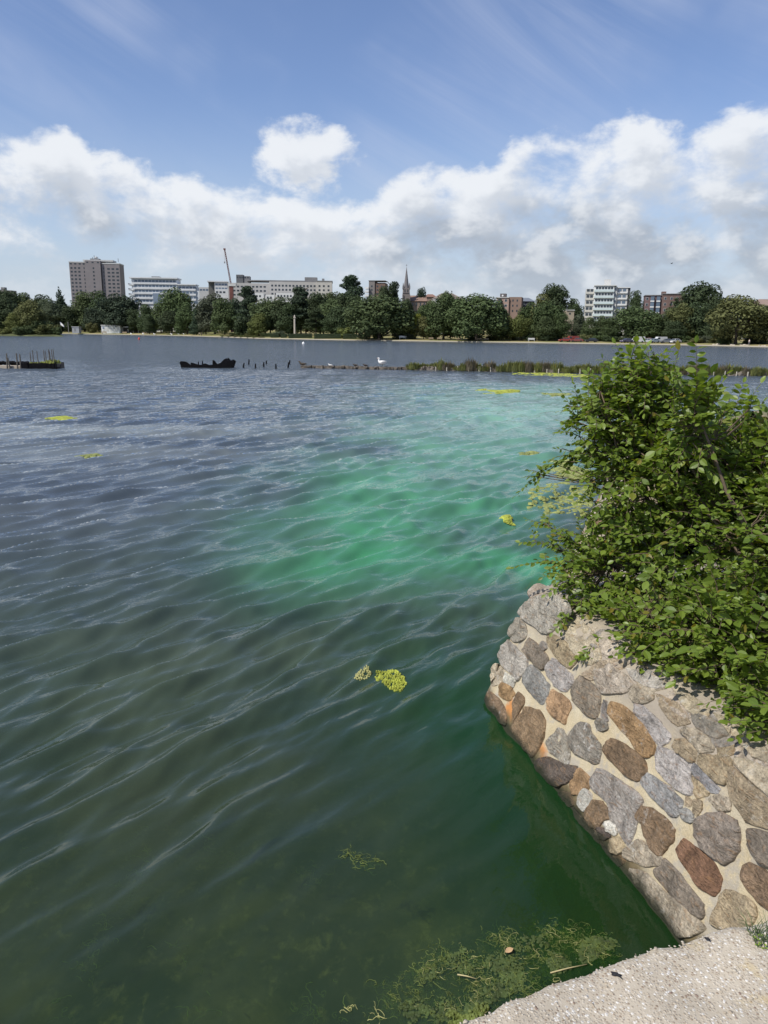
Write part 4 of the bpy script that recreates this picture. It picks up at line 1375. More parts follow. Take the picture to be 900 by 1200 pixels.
def tuft_mesh(seed, n=260):
    g = random.Random(seed); mb = MB()
    for i in range(n):
        a = g.uniform(0, 6.28); r = g.random() ** .5 * .75; h = g.uniform(.35, 1.0) * (1.05 - r * .55)
        o = Vector((math.cos(a) * r, math.sin(a) * r * .8, 0))
        tip = o + Vector((math.cos(a) * .35 * h + g.uniform(-.2, .2), math.sin(a) * .3 * h, h))
        w = Vector((math.cos(a + 1.5), math.sin(a + 1.5), 0)) * g.uniform(.03, .06)
        b = len(mb.v)
        mid = o.lerp(tip, .55) + Vector((0, 0, .08))
        mb.v += [o - w * .5, o + w * .5, mid + w, mid - w, tip]
        mb.f += [(b, b + 1, b + 2, b + 3), (b + 3, b + 2, b + 4)]
    return py_mesh('stems', mb.v, mb.f)


tufts = [tuft_mesh(s) for s in (1, 2, 3)]
g = random.Random(12)
u = 484.0
while u < 912:
    grey = g.random() < .3 and u > 520
    p = cw_pt(u)
    w = g.uniform(.5, .85)
    h = g.choice((.5, .75, .9, 1.15)) * g.uniform(.85, 1.1)
    t = empty('marsh_plant', p + Vector((0, .16 + g.uniform(-.1, .5), .04)))
    me = g.choice(tufts).copy()
    o = mesh_obj('stems', me, M['marsh_grey'] if grey else M['marsh'], t)
    t.scale = (w, w, h); t.rotation_euler.z = g.uniform(0, 6.28)
    hw_ = 'low' if h < .6 else 'tall' if h > .95 else 'middling'
    wh = 'next to the bare stony end of the causeway' if u < 560 else 'on the causeway behind the yellow algae band' if u < 705 else 'on the causeway seen past the bush'
    tag(t, f"{hw_} {'greyish dry' if grey else 'olive green'} marsh plant clump {wh}", 'plant', f"{hw_} {'dry' if grey else 'green'} marsh plants {wh}")
    u += w * 14.5 * g.uniform(.40, .85)


# blackened wreck in the lake
def make_wreck():
    y = at_z(240, 431).y
    k = (at_y(241, 430, y) - at_y(240, 430, y)).x
    o0 = at_y(242, 430.5, y); o0.z = -.5
    root = empty('boat_wreck', o0)
    tag(root, 'blackened timber hulk of a sunken boat lying low in the water', 'wreck')

    def X(u): return (u - 242) * k

    def Zz(v): return (430.5 - v) * k + .5
    top = [(211, 425), (212, 423.3), (215, 423.2), (219, 424.2), (223, 427), (230, 427.5), (236, 427), (242, 427.6), (248, 427), (254, 426.5), (259, 424.5), (262, 421.5), (264, 420), (267, 421.5), (270, 422), (273, 422), (274, 425), (272, 427), (272, 430)]
    mb = MB()
    mb.prism([(X(u), Zz(v)) for u, v in top] + [(X(272), 0), (X(214), 0), (X(212), Zz(428))], -.1, .12)
    mb.prism([(X(u), Zz(v) + (.05 if i % 2 else -.08)) for i, (u, v) in enumerate(top[3:-3])] + [(X(268), 0), (X(220), 0)], 1.3, 1.5)
    hull = mb.build('hull_side', M['wet_wood'], root)
    sub = MB()
    for u in (216, 225, 234, 243, 252, 261, 269): sub.box(X(u) - .12, X(u) + .12, -.05, 1.45, 0, Zz(428.5 + (u % 3)))
    sub.build('frame', M['wet_wood'], root)
    for (u, v0, v1) in ((231.5, 423.8, 1), (236.3, 422.8, 1)):
        MB().tube([(X(u), .3, .3), (X(u) + .02, .3, Zz(v0))], [.07, .05], 6).build('upright', M['wet_wood'], root)
    MB().prism([(X(248), Zz(428)), (X(248.3), Zz(421.8)), (X(250), Zz(422.3)), (X(253.5), Zz(427))], .35, .6).build('rib', M['wet_wood'], root)
    MB().prism([(X(258), Zz(428)), (X(263), Zz(419.8)), (X(265), Zz(420.2)), (X(268), Zz(425)), (X(272), Zz(428))], .5, .9).build('rib', M['wet_wood'], root)


make_wreck()


def make_mooring():
    y = at_z(40, 432).y
    k = (at_y(41, 430, y) - at_y(40, 430, y)).x
    o0 = at_y(45, 432, y); o0.z = -.6
    root = empty('timber_crib', o0)
    tag(root, 'black timber crib with moss and thin upright sticks in the water', 'jetty')

    def X(u): return (u - 45) * k

    def Zz(v): return (432 - v) * k + .6
    mb = MB(); g = random.Random(2)
    for i in range(9):
        u0 = 25 + i * 4.4
        mb.box(X(u0), X(u0 + 4.3), -.10 + g.uniform(-.03, .03), .15, 0, Zz(425.6 + g.uniform(-.4, .4)))
    mb.build('plank_face', M['wet_wood'], root)
    MB().box(X(25), X(64.6), .1, 1.8, 0, Zz(426.4)).build('fill', M['rubble'], root)
    MB().box(X(25), X(64), 1.75, 1.9, 0, Zz(425.4)).build('plank_back', M['wet_wood'], root)
    mo = MB(); g = random.Random(4)
    for i in range(120):
        u = g.gauss(56, 4) if g.random() < .6 else g.uniform(33, 63)
        if not 27 < u < 64: continue
        h = g.uniform(.05, .22) * (1.5 if u > 50 else .8)
        x, yv = X(u), g.uniform(.1, 1.6)
        mo.tube([(x, yv, Zz(426.6)), (x + g.uniform(-.08, .08), yv, Zz(426.6) + h)], [.08, .02], 4, cap=False)
    mo.build('moss', plain('moss', (.20, .22, .05), .9, .4, 4), root)
    for (u, v, lean) in ((33.5, 413.5, .3), (36.5, 411, .5), (41.5, 412, 1.2), (49.5, 410.5, .8), (51.5, 412, .8), (55.5, 409.5, .6), (56.5, 412, .2), (59, 410, .1), (61, 410, .2)):
        MB().tube([(X(u + lean), .5, .3), (X(u), .5, Zz(v))], [.045, .03], 5).build('stick', M['old_wood'], root)
    # low embankment on its outer side
    r2 = empty('low_timber_bank', at_y(12, 431, y) + Vector((0, 0, -.6)))
    tag(r2, 'low black log bank with pale sand leading to the timber crib', 'bank')
    b2 = Vector(r2.location)
    mb = MB()
    for i in range(18):
        u = -50 + i * 4.15
        p = at_y(u, 431, y) - b2
        mb.tube([(p.x, 1.3, .9), (p.x + 4.4 * k, 1.3 + g.uniform(-.05, .05), .9 + g.uniform(-.06, .05))], [.17 * g.uniform(.8, 1.2)] * 2, 7)
    mb.build('log_row', M['wet_wood'], r2)
    xa, xb = (at_y(-50, 431, y) - b2).x, (at_y(25, 431, y) - b2).x
    MB().box(xa, xb, .1, 1.5, 0, .74).build('sand_fill', plain('pale_sand', (.36, .31, .25), .95, .2, 3), r2)
    for (u0, v0, u1, v1) in ((8, 414, 8.8, 432), (9.5, 419, 12.6, 432), (19.5, 414, 20.8, 429), (23.3, 415, 24.6, 429)):
        a, b = at_y(u0, v0, y) - b2, at_y(u1, v1, y) - b2
        MB().tube([(b.x, -.05, b.z - .3), (a.x, -.05, a.z)], [.07, .05], 6).build('stake', M['old_wood'], r2)
    a = at_y(66, 430, y)
    s = MB().tube([(0, 0, -.6), (0, 0, .55)], [.06, .05], 6)
    s.tube([(-.05, 0, .1), (.3, 0, .12), (.34, 0, .28)], [.045, .045, .04], 6)
    tag(s.build('bent_stake', M['wet_wood'], None, Vector((a.x, a.y, 0)), False), 'bent black stake standing off the end of the timber crib', 'post')


make_mooring()


# ================================================================== BIRDS
M['swan'] = plain('white_feather', (.80, .79, .75), .8, .06, 5)
M['beak'] = plain('orange_beak', (.55, .20, .04), .6, .1, 5)
M['web'] = plain('dark_leg', (.05, .045, .04), .7, .1, 5)


def make_swan():
    p = cw_pt(447) + Vector((0, .6, .2))
    root = empty('swan', p)
    tag(root, 'white swan standing on the bare end of the causeway', 'swan')
    mb = MB()
    sp = [(.44, .40, .015), (.36, .40, .06), (.22, .37, .13), (.05, .35, .165), (-.10, .37, .15), (-.20, .42, .10), (-.25, .50, .062), (-.235, .58, .047), (-.205, .645, .043), (-.215, .70, .046), (-.255, .725, .052), (-.30, .715, .045), (-.335, .70, .025)]
    mb.tube([(x, 0, z) for x, z, r in sp], [r for x, z, r in sp], 12)
    mb.build('body', M['swan'], root, smooth=True)
    for s in (-1, 1):
        w = MB(); w.tube([(-.10, s * .11, .40), (.08, s * .15, .43), (.26, s * .10, .45), (.42, s * .03, .45)], [.04, .11, .085, .015], 8, squash=.5)
        w.build('wing', M['swan'], root, smooth=True)
        l = MB(); l.tube([(.06, s * .06, .24), (.08, s * .06, .12), (.06, s * .06, -.02)], [.025, .014, .014], 6)
        l.tube([(.08, s * .06, 0), (-.02, s * .07, -.005)], [.012, .03], 5, squash=.3)
        l.build('leg', M['web'], root)
    MB().tube([(-.33, 0, .705), (-.38, 0, .69), (-.415, 0, .682)], [.026, .02, .008], 6, squash=.6).build('beak', M['beak'], root)


make_swan()


def bird(name, p, s, mat, label, group=None, rz=0.0, neck=.3):
    root = empty(name, p, rz)
    MB().tube([(.30 * s, 0, .16 * s), (.15 * s, 0, .15 * s), (0, 0, .14 * s), (-.12 * s, 0, .17 * s), (-.17 * s, 0, (.17 + neck * .4) * s), (-.22 * s, 0, (.18 + neck * .5) * s), (-.27 * s, 0, (.17 + neck * .48) * s)],
              [.01 * s, .06 * s, .09 * s, .075 * s, .045 * s, .045 * s, .012 * s], 8).build('body', mat, root, smooth=True)
    MB().tube([(0, .03 * s, .1 * s), (0, .03 * s, -.01)], [.012 * s] * 2, 5).build('leg', M['web'], root)
    tag(root, label, 'bird', group)


M['duck'] = plain('brown_feather', (.07, .055, .04), .8, .3, 9)
bird('gull', cw_pt(386.5) + Vector((0, .5, .17)), .7, M['swan'], 'white gull resting on the bare causeway beside the swan', neck=.2)
for u in (416, 428):
    bird('duck', cw_pt(u) + Vector((0, .7, .16)), .9, M['duck'], 'brown duck sitting on the bare causeway', 'ducks on the causeway', .2, .15)
bird('duck', cw_pt(354) + Vector((0, .3, .14)), 1.3, M['duck'], 'dark bird at the tip of the causeway', None, .1, .3)
for (u, v) in ((195, 392.6), (189, 392.8), (192.5, 392.2), (186, 392.6), (180, 392.0), (170, 391.8), (199, 392.9), (205, 393.2)):
    p = at_z(u, v, .45)
    bird('gull', (p.x, shore_y(u) + 3.0 + rng.uniform(0, 2), .42), 3.0, M['swan'], 'white bird standing on the far lawn edge near the boathouse', 'white birds on the far lawn edge', rng.uniform(-1, 1), .3)
for (u, v) in ((355.5, 402.5), ):
    b_ = MB().tube([(0, 0, -.2), (0, 0, .25), (0, 0, .6)], [.3, .34, .05], 10).build('mooring_buoy', M['swan'], None, at_z(u, v + .7), True)
    tag(b_, 'small white buoy in open water off the clipped hedges', 'buoy')
b_ = MB().tube([(0, 0, -.2), (0, 0, .35), (0, 0, .8)], [.3, .34, .05], 10).build('mooring_buoy', plain('red_plastic', (.5, .06, .04), .5, .1, 3), None, at_z(163, 398), True)
tag(b_, 'red buoy in open water off the white boathouse', 'buoy')
fb = MB()
fb.tube([(-.25, 0, 0), (0, 0, .02), (.3, 0, 0)], [.02, .08, .02], 6)
for s in (-1, 1): fb.v += [Vector((-.12, s * .05, .03)), Vector((.12, s * .05, .03)), Vector((.12, s * .6, .22)), Vector((-.02, s * .6, .22))]; b = len(fb.v) - 4; fb.f.append((b, b + 1, b + 2, b + 3))
for v in fb.v: v *= .55
tag(fb.build('flying_gull', M['web'], None, at_y(787, 309, 110)), 'tiny dark bird flying beneath the grey cloud', 'bird')

# ================================================================== TREES OF THE FAR SHORE
def tree_leaf_mat():
    m = bpy.data.materials.new('tree_leaf'); m.use_nodes = True
    T = NT(m.node_tree); b = T.n['Principled BSDF']
    oi = T.new('ShaderNodeObjectInfo')
    rp = T.new('ShaderNodeNewGeometry').outputs['Random Per Island']
    co = T.new('ShaderNodeTexCoord').outputs['Object']
    f = T.math('ADD', T.math('MULTIPLY', rp, .55), T.math('MULTIPLY', T.noise(co, 3.0, 3), .9))
    c = T.vmath('SCALE', oi.outputs['Color'], T.ramp(f, .15, 1.15, .62, 1.45, False))
    T.put(b.inputs['Base Color'], c)
    b.inputs['Roughness'].default_value = .75
    b.inputs['Specular IOR Level'].default_value = .2
    tl = T.new('ShaderNodeBsdfTranslucent'); T.put(tl.inputs['Color'], c)
    mx = T.new('ShaderNodeMixShader'); mx.inputs[0].default_value = .18
    T.l.new(b.outputs[0], mx.inputs[1]); T.l.new(tl.outputs[0], mx.inputs[2])
    T.l.new(mx.outputs[0], T.n['Material Output'].inputs[0])
    return m


M['tree'] = tree_leaf_mat()
M['trunk'] = plain('tree_bark', (.055, .045, .036), .95, .3, 3)


def crown_mesh(kind, seed):
    """unit crown: base of the tree at z = 0, top at 1, widest radius 1"""
    g = random.Random(seed)
    lobes = []
    if kind == 'dome':
        lobes.append((Vector((0, 0, .48)), (.78, .78, .38)))
        for i in range(26):
            a = g.uniform(0, 6.28); e = g.uniform(-.8, 1.0)
            c = math.sqrt(max(0, 1 - e * e)) if e > 0 else 1
            lobes.append((Vector((math.cos(a) * .68 * c, math.sin(a) * .68 * c, math.copysign(abs(e) ** .9, e) * .38 + .46)), (g.uniform(.24, .36),) * 2 + (g.uniform(.11, .17),)))
        n, ls = 9000, .048
    elif kind == 'oak':
        for i in range(20):
            a = g.uniform(0, 6.28); r = g.random() ** .55 * .72; z = g.uniform(.16, .86)
            r *= 1 - max(0, z - .6) * 1.6
            lobes.append((Vector((math.cos(a) * r, math.sin(a) * r, z)), (g.uniform(.28, .44),) * 2 + (g.uniform(.10, .18),)))
        lobes.append((Vector((g.uniform(-.15, .15), 0, .88)), (.34, .34, .12)))
        lobes.append((Vector((0, 0, .52)), (.72, .72, .36)))
        n, ls = 9000, .050
    elif kind == 'pine':
        for i in range(15):
            z = .36 + .60 * (i / 14); w = .78 * (1 - .55 * (i / 14))
            a = g.uniform(0, 6.28); r = w * g.uniform(.15, .75)
            lobes.append((Vector((math.cos(a) * r, math.sin(a) * r, z)), (g.uniform(.35, .62) * w + .12, g.uniform(.35, .62) * w + .12, g.uniform(.035, .06))))
        lobes.append((Vector((0, 0, .94)), (.30, .30, .06)))
        n, ls = 7000, .048
    elif kind == 'cone':
        for i in range(16):
            z = .10 + .86 * (i / 15); w = .95 * (1 - (i / 15)) ** .8 + .10
            for k in range(2):
                a = g.uniform(0, 6.28); r = w * .40
                lobes.append((Vector((math.cos(a) * r, math.sin(a) * r, z)), (w * .55, w * .55, .07)))
        n, ls = 5200, .062
    else:                                       # low shrub, leafy to the ground
        for i in range(14):
            a = g.uniform(0, 6.28); r = g.random() ** .5 * .68; z = g.uniform(.12, .75) * (1 - r * .35)
            lobes.append((Vector((math.cos(a) * r, math.sin(a) * r, z)), (g.uniform(.25, .42),) * 2 + (g.uniform(.16, .28),)))
        n, ls = 2600, .085
    wts = [l[1][0] * l[1][1] + l[1][0] * l[1][2] for l in lobes]
    V, F = [], []
    for i in range(n):
        c, r = g.choices(lobes, wts)[0]
        q = Vector((g.gauss(0, 1), g.gauss(0, 1), g.gauss(0, 1))).normalized()
        rr = 1.0 + g.gauss(0, .06) if g.random() < .72 else g.random() ** .4
        p = c + Vector((q.x * r[0], q.y * r[1], q.z * r[2])) * rr
        if p.z < .02: continue
        nn = (Vector((q.x / r[0], q.y / r[1], q.z / r[2])).normalized() + Vector((g.gauss(0, .45), g.gauss(0, .45), g.gauss(0, .35) + .15))).normalized()
        a = nn.cross(Vector((g.uniform(-1, 1), g.uniform(-1, 1), g.uniform(-1, 1)))).normalized()
        b = nn.cross(a)
        s = ls * g.uniform(.55, 1.25); t = s * g.uniform(.45, .9)
        z = .5                                     # crowns are about half as wide as tall is unit: keep leaves square after scaling
        k = len(V)
        for (x, y) in ((-1, -.3), (.0, -1), (1, .2), (.1, 1)):
            w = a * x * s + b * y * t
            V.append(p + Vector((w.x, w.y, w.z * z)))
        F.append((k, k + 1, k + 2, k + 3))
    return py_mesh('crown', V, F)


def trunk_mesh(kind, seed):
    g = random.Random(seed)
    mb = MB()
    h = {'shrub': .3, 'pine': .93, 'cone': .8}.get(kind, .55)
    mb.tube([(0, 0, -.03), (0, 0, .06), (g.uniform(-.03, .03), 0, h * .5), (g.uniform(-.06, .06), 0, h)], [.075, .05, .04, .012], 7)
    for i in range(0 if kind == 'shrub' else 6):
        a = g.uniform(0, 6.28); z = h * g.uniform(.35, .9); l = g.uniform(.3, .6)
        mb.tube([(0, 0, z), (math.cos(a) * l * .5, math.sin(a) * l * .5, z + .10), (math.cos(a) * l, math.sin(a) * l, z + .16)], [.024, .016, .006], 5, cap=False)
    return mb.mesh('trunk')


CROWN = {k: [(crown_mesh(k, 10 * i + s), trunk_mesh(k, 10 * i + s)) for s in range(nv2)] for i, (k, nv2) in enumerate((('dome', 3), ('oak', 4), ('pine', 3), ('cone', 2), ('shrub', 3)))}
for L in CROWN.values():
    for c, t in L:
        c.materials.append(M['tree']); t.materials.append(M['trunk'])
COLS = {'dark': (.046, .066, .029), 'mid': (.066, .092, .036), 'olive': (.105, .112, .042), 'light': (.115, .135, .040), 'yellow': (.20, .22, .035), 'blue': (.044, .064, .038), 'grey': (.075, .090, .055)}
WORD = {'dark': 'dark green', 'mid': 'mid green', 'olive': 'olive green', 'light': 'light green', 'yellow': 'yellow green', 'blue': 'blackish green', 'grey': 'grey green'}
KW = {'dome': 'round broadleaf tree', 'oak': 'lobed broadleaf tree', 'pine': 'layered pine tree', 'cone': 'pointed conifer', 'shrub': 'leafy shrub'}
tg = random.Random(31)
LAND = [(15, 'wooded point'), (75, 'tall pointed conifer'), (113, 'grey tower block'), (165, 'white hotel balconies'), (215, 'low hotel wing'), (256, 'leaning crane'), (285, 'dark layered cedar'), (320, 'long concrete building'), (350, 'stone column'), (380, 'concrete building end'),
        (412, 'highest pine'), (445, 'huge domed tree'), (476, 'church spire'), (497, 'church nave'), (525, 'hipped roof house'), (560, 'broad domed tree'), (596, 'red brick apartments'), (618, 'slate blue roof'), (654, 'beige cornice block'), (690, 'pale flats'), (728, 'pale flats end'), (765, 'glazed brick flats'), (792, 'brick flats end'), (825, 'great dark domed tree'), (868, 'large olive tree'), (905, 'brown tiled roof')]


def tree(u, vtop, hw, off, kind, col, label=None, Y=None, base=None, name=None, group=None):
    y = (Y if Y else shore_y(u)) + off
    zb = base if base is not None else land_z(off)
    top = at_y(u, vtop, y)
    k = (at_y(u + 1, vtop, y) - at_y(u, vtop, y)).x
    h = max(top.z - zb, 1.0) * 1.05
    w = hw * k * 1.12
    root = empty(name or {'pine': 'pine_tree', 'cone': 'conifer', 'shrub': 'shrub'}.get(kind, 'broadleaf_tree'), (top.x, y, zb - .05), tg.uniform(0, 6.28))
    c, t = tg.choice(CROWN[kind])
    root.scale = (w, w, h)
    o = link(bpy.data.objects.new('crown', c), root)
    cc = COLS[col]; q = tg.uniform(.85, 1.15)
    o.color = (cc[0] * q, cc[1] * q * tg.uniform(.95, 1.05), cc[2] * q, 1)
    link(bpy.data.objects.new('trunk', t), root)
    land = min(LAND, key=lambda q: abs(q[0] - u))[1]
    where = f'in the back rank below the {land}' if off > 60 else f'near the shore below the {land}'
    lab = label or f'{WORD[col]} {KW[kind]} {where}'
    tag(root, lab, 'shrub' if kind == 'shrub' else 'tree', group or (None if label else f'{WORD[col]} {KW[kind]}s {where}'))
    return root


# wooded point at the edge of the lake
PY = at_z(35, 394).y
pn = empty('wooded_point', (at_y(10, 394, PY).x, PY, -.8))
vs, fs = [], []
us = np.linspace(-160, 74, 40)
offs = [(-1.2, -.8), (-.6, .0), (0, .45), (3, .9), (10, 1.3), (28, 1.2), (34, -.8)]
for i, u in enumerate(us):
    e = min(1, (74 - u) / 9.0) ** .5 if u < 74 else 0
    for o_, z in offs:
        p = at_y(u, 394, PY + o_ * (1 if o_ < 1 else max(.15, e)))
        vs.append(Vector((p.x, p.y + .6 * noise.noise((u * .2, o_, 0)), z if z < 0 else z * max(e, .25))) - Vector(pn.location))
for i in range(len(us) - 1):
    for j in range(len(offs) - 1): fs.append((i * 7 + j, (i + 1) * 7 + j, (i + 1) * 7 + j + 1, i * 7 + j + 1))
mesh_obj('bank', py_mesh('bank', vs, fs), plain('grassy_bank', (.075, .085, .035), .95, .5, .4), pn, smooth=True)
tag(pn, kind='structure')
pn.name = 'terrain_point'
for (u, v, hw, off, kind, col, lab) in (
    (4, 349, 20, 24, 'oak', 'dark', 'dark oak at the root of the low wooded point'), (34, 352, 17, 12, 'dome', 'olive', 'olive round tree standing tallest on the low wooded point'),
    (16, 368, 12, 7, 'oak', 'light', 'pale loose tree beside the olive tree on the wooded point'), (30, 379, 13, 4, 'shrub', 'mid', None), (56, 377, 13, 5, 'shrub', 'olive', None),
    (66, 381, 8, 4, 'shrub', 'mid', None), (47, 371, 12, 9, 'shrub', 'mid', None), (4, 381, 10, 4, 'shrub', 'light', None), (-22, 372, 20, 8, 'oak', 'mid', None), (-45, 355, 25, 14, 'oak', 'dark', None)):
    tree(u, v, hw, off, kind, col, lab or f'{WORD[col]} {KW[kind]} on the low wooded point', PY, .8, group=None if lab else f'{WORD[col]} {KW[kind]}s on the wooded point')

TREES = [
 (10, 343, 22, 60, 'oak', 'dark'), (28, 345, 17, 70, 'oak', 'mid'), (46, 347, 14, 70, 'oak', 'dark'), (57, 352, 13, 45, 'oak', 'grey'), (69, 340, 13, 50, 'cone', 'blue', 'tall dark conifer beside the grey tower block, above the wooded point'),
 (78, 360, 14, 40, 'oak', 'dark'), (96, 344, 20, 55, 'oak', 'mid'), (117, 343, 16, 60, 'oak', 'dark'), (138, 346, 27, 34, 'oak', 'blue', 'broad black cedar shaded tree behind the white boathouse'), (110, 362, 15, 38, 'oak', 'blue'), (107, 373, 7, 20, 'shrub', 'olive'),
 (158, 364, 12, 36, 'oak', 'dark'), (170, 358, 13, 34, 'oak', 'dark'), (187, 356, 14, 38, 'oak', 'mid'), (205, 339, 20, 40, 'oak', 'mid', 'tall rounded tree right in front of the white balconied hotel'), (200, 363, 15, 16, 'dome', 'dark'), (218, 356, 15, 20, 'oak', 'mid'),
 (229, 360, 9, 14, 'cone', 'blue', 'narrow black yew standing before the clumpy grey green tree'), (174, 369, 9, 12, 'oak', 'dark'), (250, 346, 22, 40, 'oak', 'grey', 'clumpy grey green tree under the crane'), (262, 352, 16, 36, 'oak', 'mid'), (240, 356, 12, 30, 'oak', 'grey'),
 (290, 338, 17, 44, 'pine', 'blue', 'dark layered cedar to the right of the crane'), (285, 362, 15, 30, 'shrub', 'dark'), (310, 352, 20, 30, 'oak', 'mid'), (328, 350, 18, 34, 'oak', 'dark'), (302, 368, 12, 18, 'oak', 'light'),
 (352, 339, 19, 40, 'pine', 'blue', 'dark pine behind the slim stone column'), (340, 358, 18, 34, 'oak', 'dark'), (375, 346, 17, 44, 'oak', 'dark'), (370, 364, 15, 22, 'pine', 'dark'), (390, 352, 20, 36, 'oak', 'mid'), (388, 345, 14, 60, 'oak', 'mid'),
 (412, 326, 22, 46, 'pine', 'blue', 'highest spreading pine, rising beside the brick flats with white balconies'), (400, 346, 16, 42, 'oak', 'dark'), (396, 361, 20, 22, 'oak', 'dark'), (418, 348, 14, 40, 'oak', 'dark'), (406, 380, 12, 14, 'shrub', 'light'),
 (445, 345, 39, 9, 'dome', 'mid', 'huge round dome shaped tree at the water edge below the church'), (461, 333, 12, 70, 'pine', 'blue', 'flat topped pine touching the church tower'), (450, 338, 12, 66, 'oak', 'dark'), (494, 340, 7, 120, 'oak', 'blue'), (478, 352, 9, 60, 'oak', 'dark'),
 (488, 367, 10, 16, 'dome', 'yellow', 'small bright yellow green tree between two big dark trees'), (497, 372, 11, 14, 'oak', 'olive'), (523, 343, 9, 110, 'oak', 'olive'), (521, 346, 24, 14, 'oak', 'mid'), (505, 354, 14, 30, 'oak', 'mid'),
 (560, 344, 33, 9, 'dome', 'mid', 'broad dark domed tree next to the brick block of flats'), (540, 352, 20, 16, 'oak', 'mid'), (586, 358, 13, 14, 'oak', 'dark'), (596, 371, 9, 24, 'oak', 'light'), (610, 370, 14, 13, 'oak', 'light', 'pale green tree below the blue roofed building'),
 (622, 356, 15, 30, 'oak', 'mid'), (634, 347, 15, 28, 'oak', 'olive'), (642, 354, 20, 22, 'oak', 'mid'), (655, 337, 23, 70, 'oak', 'dark', 'dark tree rising behind the beige cornice block'), (675, 358, 12, 60, 'oak', 'dark'), (672, 352, 10, 80, 'oak', 'dark'), (640, 372, 14, 14, 'oak', 'mid'), (660, 368, 13, 18, 'oak', 'mid'),
 (678, 370, 12, 26, 'oak', 'grey'), (692, 373, 12, 20, 'oak', 'mid'), (706, 371, 10, 30, 'oak', 'mid'), (716, 374, 12, 18, 'oak', 'mid'), (747, 343, 12, 60, 'oak', 'dark', 'dark tree wedged between the pale flats and the brick flats'),
 (744, 360, 30, 24, 'dome', 'mid', 'wide domed tree in front of the pale blue block of flats'), (768, 370, 16, 22, 'oak', 'mid'), (786, 362, 17, 24, 'oak', 'mid'), (800, 357, 16, 22, 'oak', 'olive'), (815, 356, 20, 26, 'oak', 'dark'), (793, 377, 14, 16, 'oak', 'dark'),
 (823, 330, 31, 60, 'dome', 'dark', 'great dark domed tree towering over the brick flats'), (797, 345, 14, 60, 'oak', 'dark'), (840, 345, 15, 56, 'oak', 'dark'), (868, 347, 33, 10, 'dome', 'olive', 'large round olive tree standing at the water on spreading trunks'), (900, 362, 22, 22, 'oak', 'dark'), (925, 350, 30, 25, 'dome', 'mid'), (840, 372, 12, 24, 'oak', 'dark'),
 (-30, 345, 25, 60, 'oak', 'mid'), (-70, 340, 30, 60, 'oak', 'dark'), (960, 350, 25, 40, 'oak', 'dark'), (1000, 345, 30, 40, 'dome', 'mid'),
]
for a in TREES: tree(*a)
# second rank that closes the gaps between the crowns
for i, u in enumerate(range(-20, 930, 21)):
    off = 62 + tg.uniform(0, 35)
    v = (354 if u < 600 else 362) + tg.uniform(-4, 5)
    if 470 < u < 505 or 575 < u < 625 or 680 < u < 740 or 755 < u < 800: v += 9
    if u < 240: v += 3
    tree(u, v, tg.uniform(14, 19), off, 'oak', tg.choice(['dark', 'mid', 'dark', 'blue']))
# undergrowth at the foot of the wood
for i, u in enumerate(list(range(560, 735, 13)) + list(range(800, 860, 13)) + [280, 296, 312, 330, 425, 440, 465, 480, 505, 880, 893]):
    tree(u + tg.uniform(-3, 3), (388 if u < 560 else 389) + tg.uniform(-3, 3) + max(0, (u - 600) * .012), tg.uniform(7, 11), tg.uniform(12, 18), 'shrub', tg.choice(['mid', 'olive', 'light', 'grey', 'dark']))
for u in (262, 270, 277, 284, 292, 299, 307):
    tree(u, 392.4, 4.5, 3, 'shrub', tg.choice(['olive', 'light']), 'low olive bush on the pale waterside strip', None, None, None, 'low bushes on the waterside strip')


# clipped hedges
M['hedge'] = leaf_mat('hedge_leaf', (.018, .032, .014), (.035, .055, .022), .1, .8)
for (u0, u1, lab) in ((317, 327, 'short pale clipped hedge at the end of the hedge row'), (329, 336, 'small clipped hedge block beside the short pale one'), (338, 366, 'long dark clipped hedge in front of the stone column'), (368, 400, 'longest dark clipped hedge next to the domed tree'), (402, 418, 'dark clipped hedge half under the domed tree')):
    y = shore_y((u0 + u1) / 2) + 7
    a, b = at_y(u0, 391, y), at_y(u1, 391, y)
    zt = at_y((u0 + u1) / 2, 391.2, y).z
    root = empty('clipped_hedge', ((a.x + b.x) / 2, y, land_z(7) - .1))
    hw = (b.x - a.x) / 2; hh = max(zt - root.location.z, 1.2)
    MB().box(-hw + .1, hw - .1, -.55, .55, 0, hh - .12).build('core', M['hedge'], root)
    g = random.Random(int(u0)); V, F = [], []
    for i in range(int(hw * 260)):
        f = g.choice((0, 0, 1))
        p = Vector((g.uniform(-hw, hw), -.62 if f == 0 else g.uniform(-.6, .6), g.uniform(.05, hh) if f == 0 else hh - .05)) + Vector((0, g.uniform(-.06, .1), g.uniform(-.05, .06)))
        s = .12
        d1, d2 = Vector((g.uniform(-1, 1), g.uniform(-.4, .4), g.uniform(-1, 1))) * s, Vector((g.uniform(-1, 1), g.uniform(-.6, .6), g.uniform(-1, 1))) * s
        k = len(V); V += [p - d1, p - d2, p + d1, p + d2]; F.append((k, k + 1, k + 2, k + 3))
    mesh_obj('foliage', py_mesh('foliage', V, F), M['hedge'], root)
    tag(root, lab, 'hedge')
# ================================================================== BUILDINGS BEHIND THE TREES
def wallm(name, c, var=.08): return plain(name, c, .9, var, .25)


M['glass'] = plain('window_glass', (.035, .045, .055), .12, .3, .3, spec=.6)
M['glass_blue'] = plain('blue_glazing', (.10, .14, .19), .15, .25, .3, spec=.6)
M['white'] = wallm('white_render', (.62, .63, .62))
M['offwhite'] = wallm('pale_render', (.50, .50, .48))
M['roofgrey'] = wallm('roof_felt', (.20, .20, .20), .2)


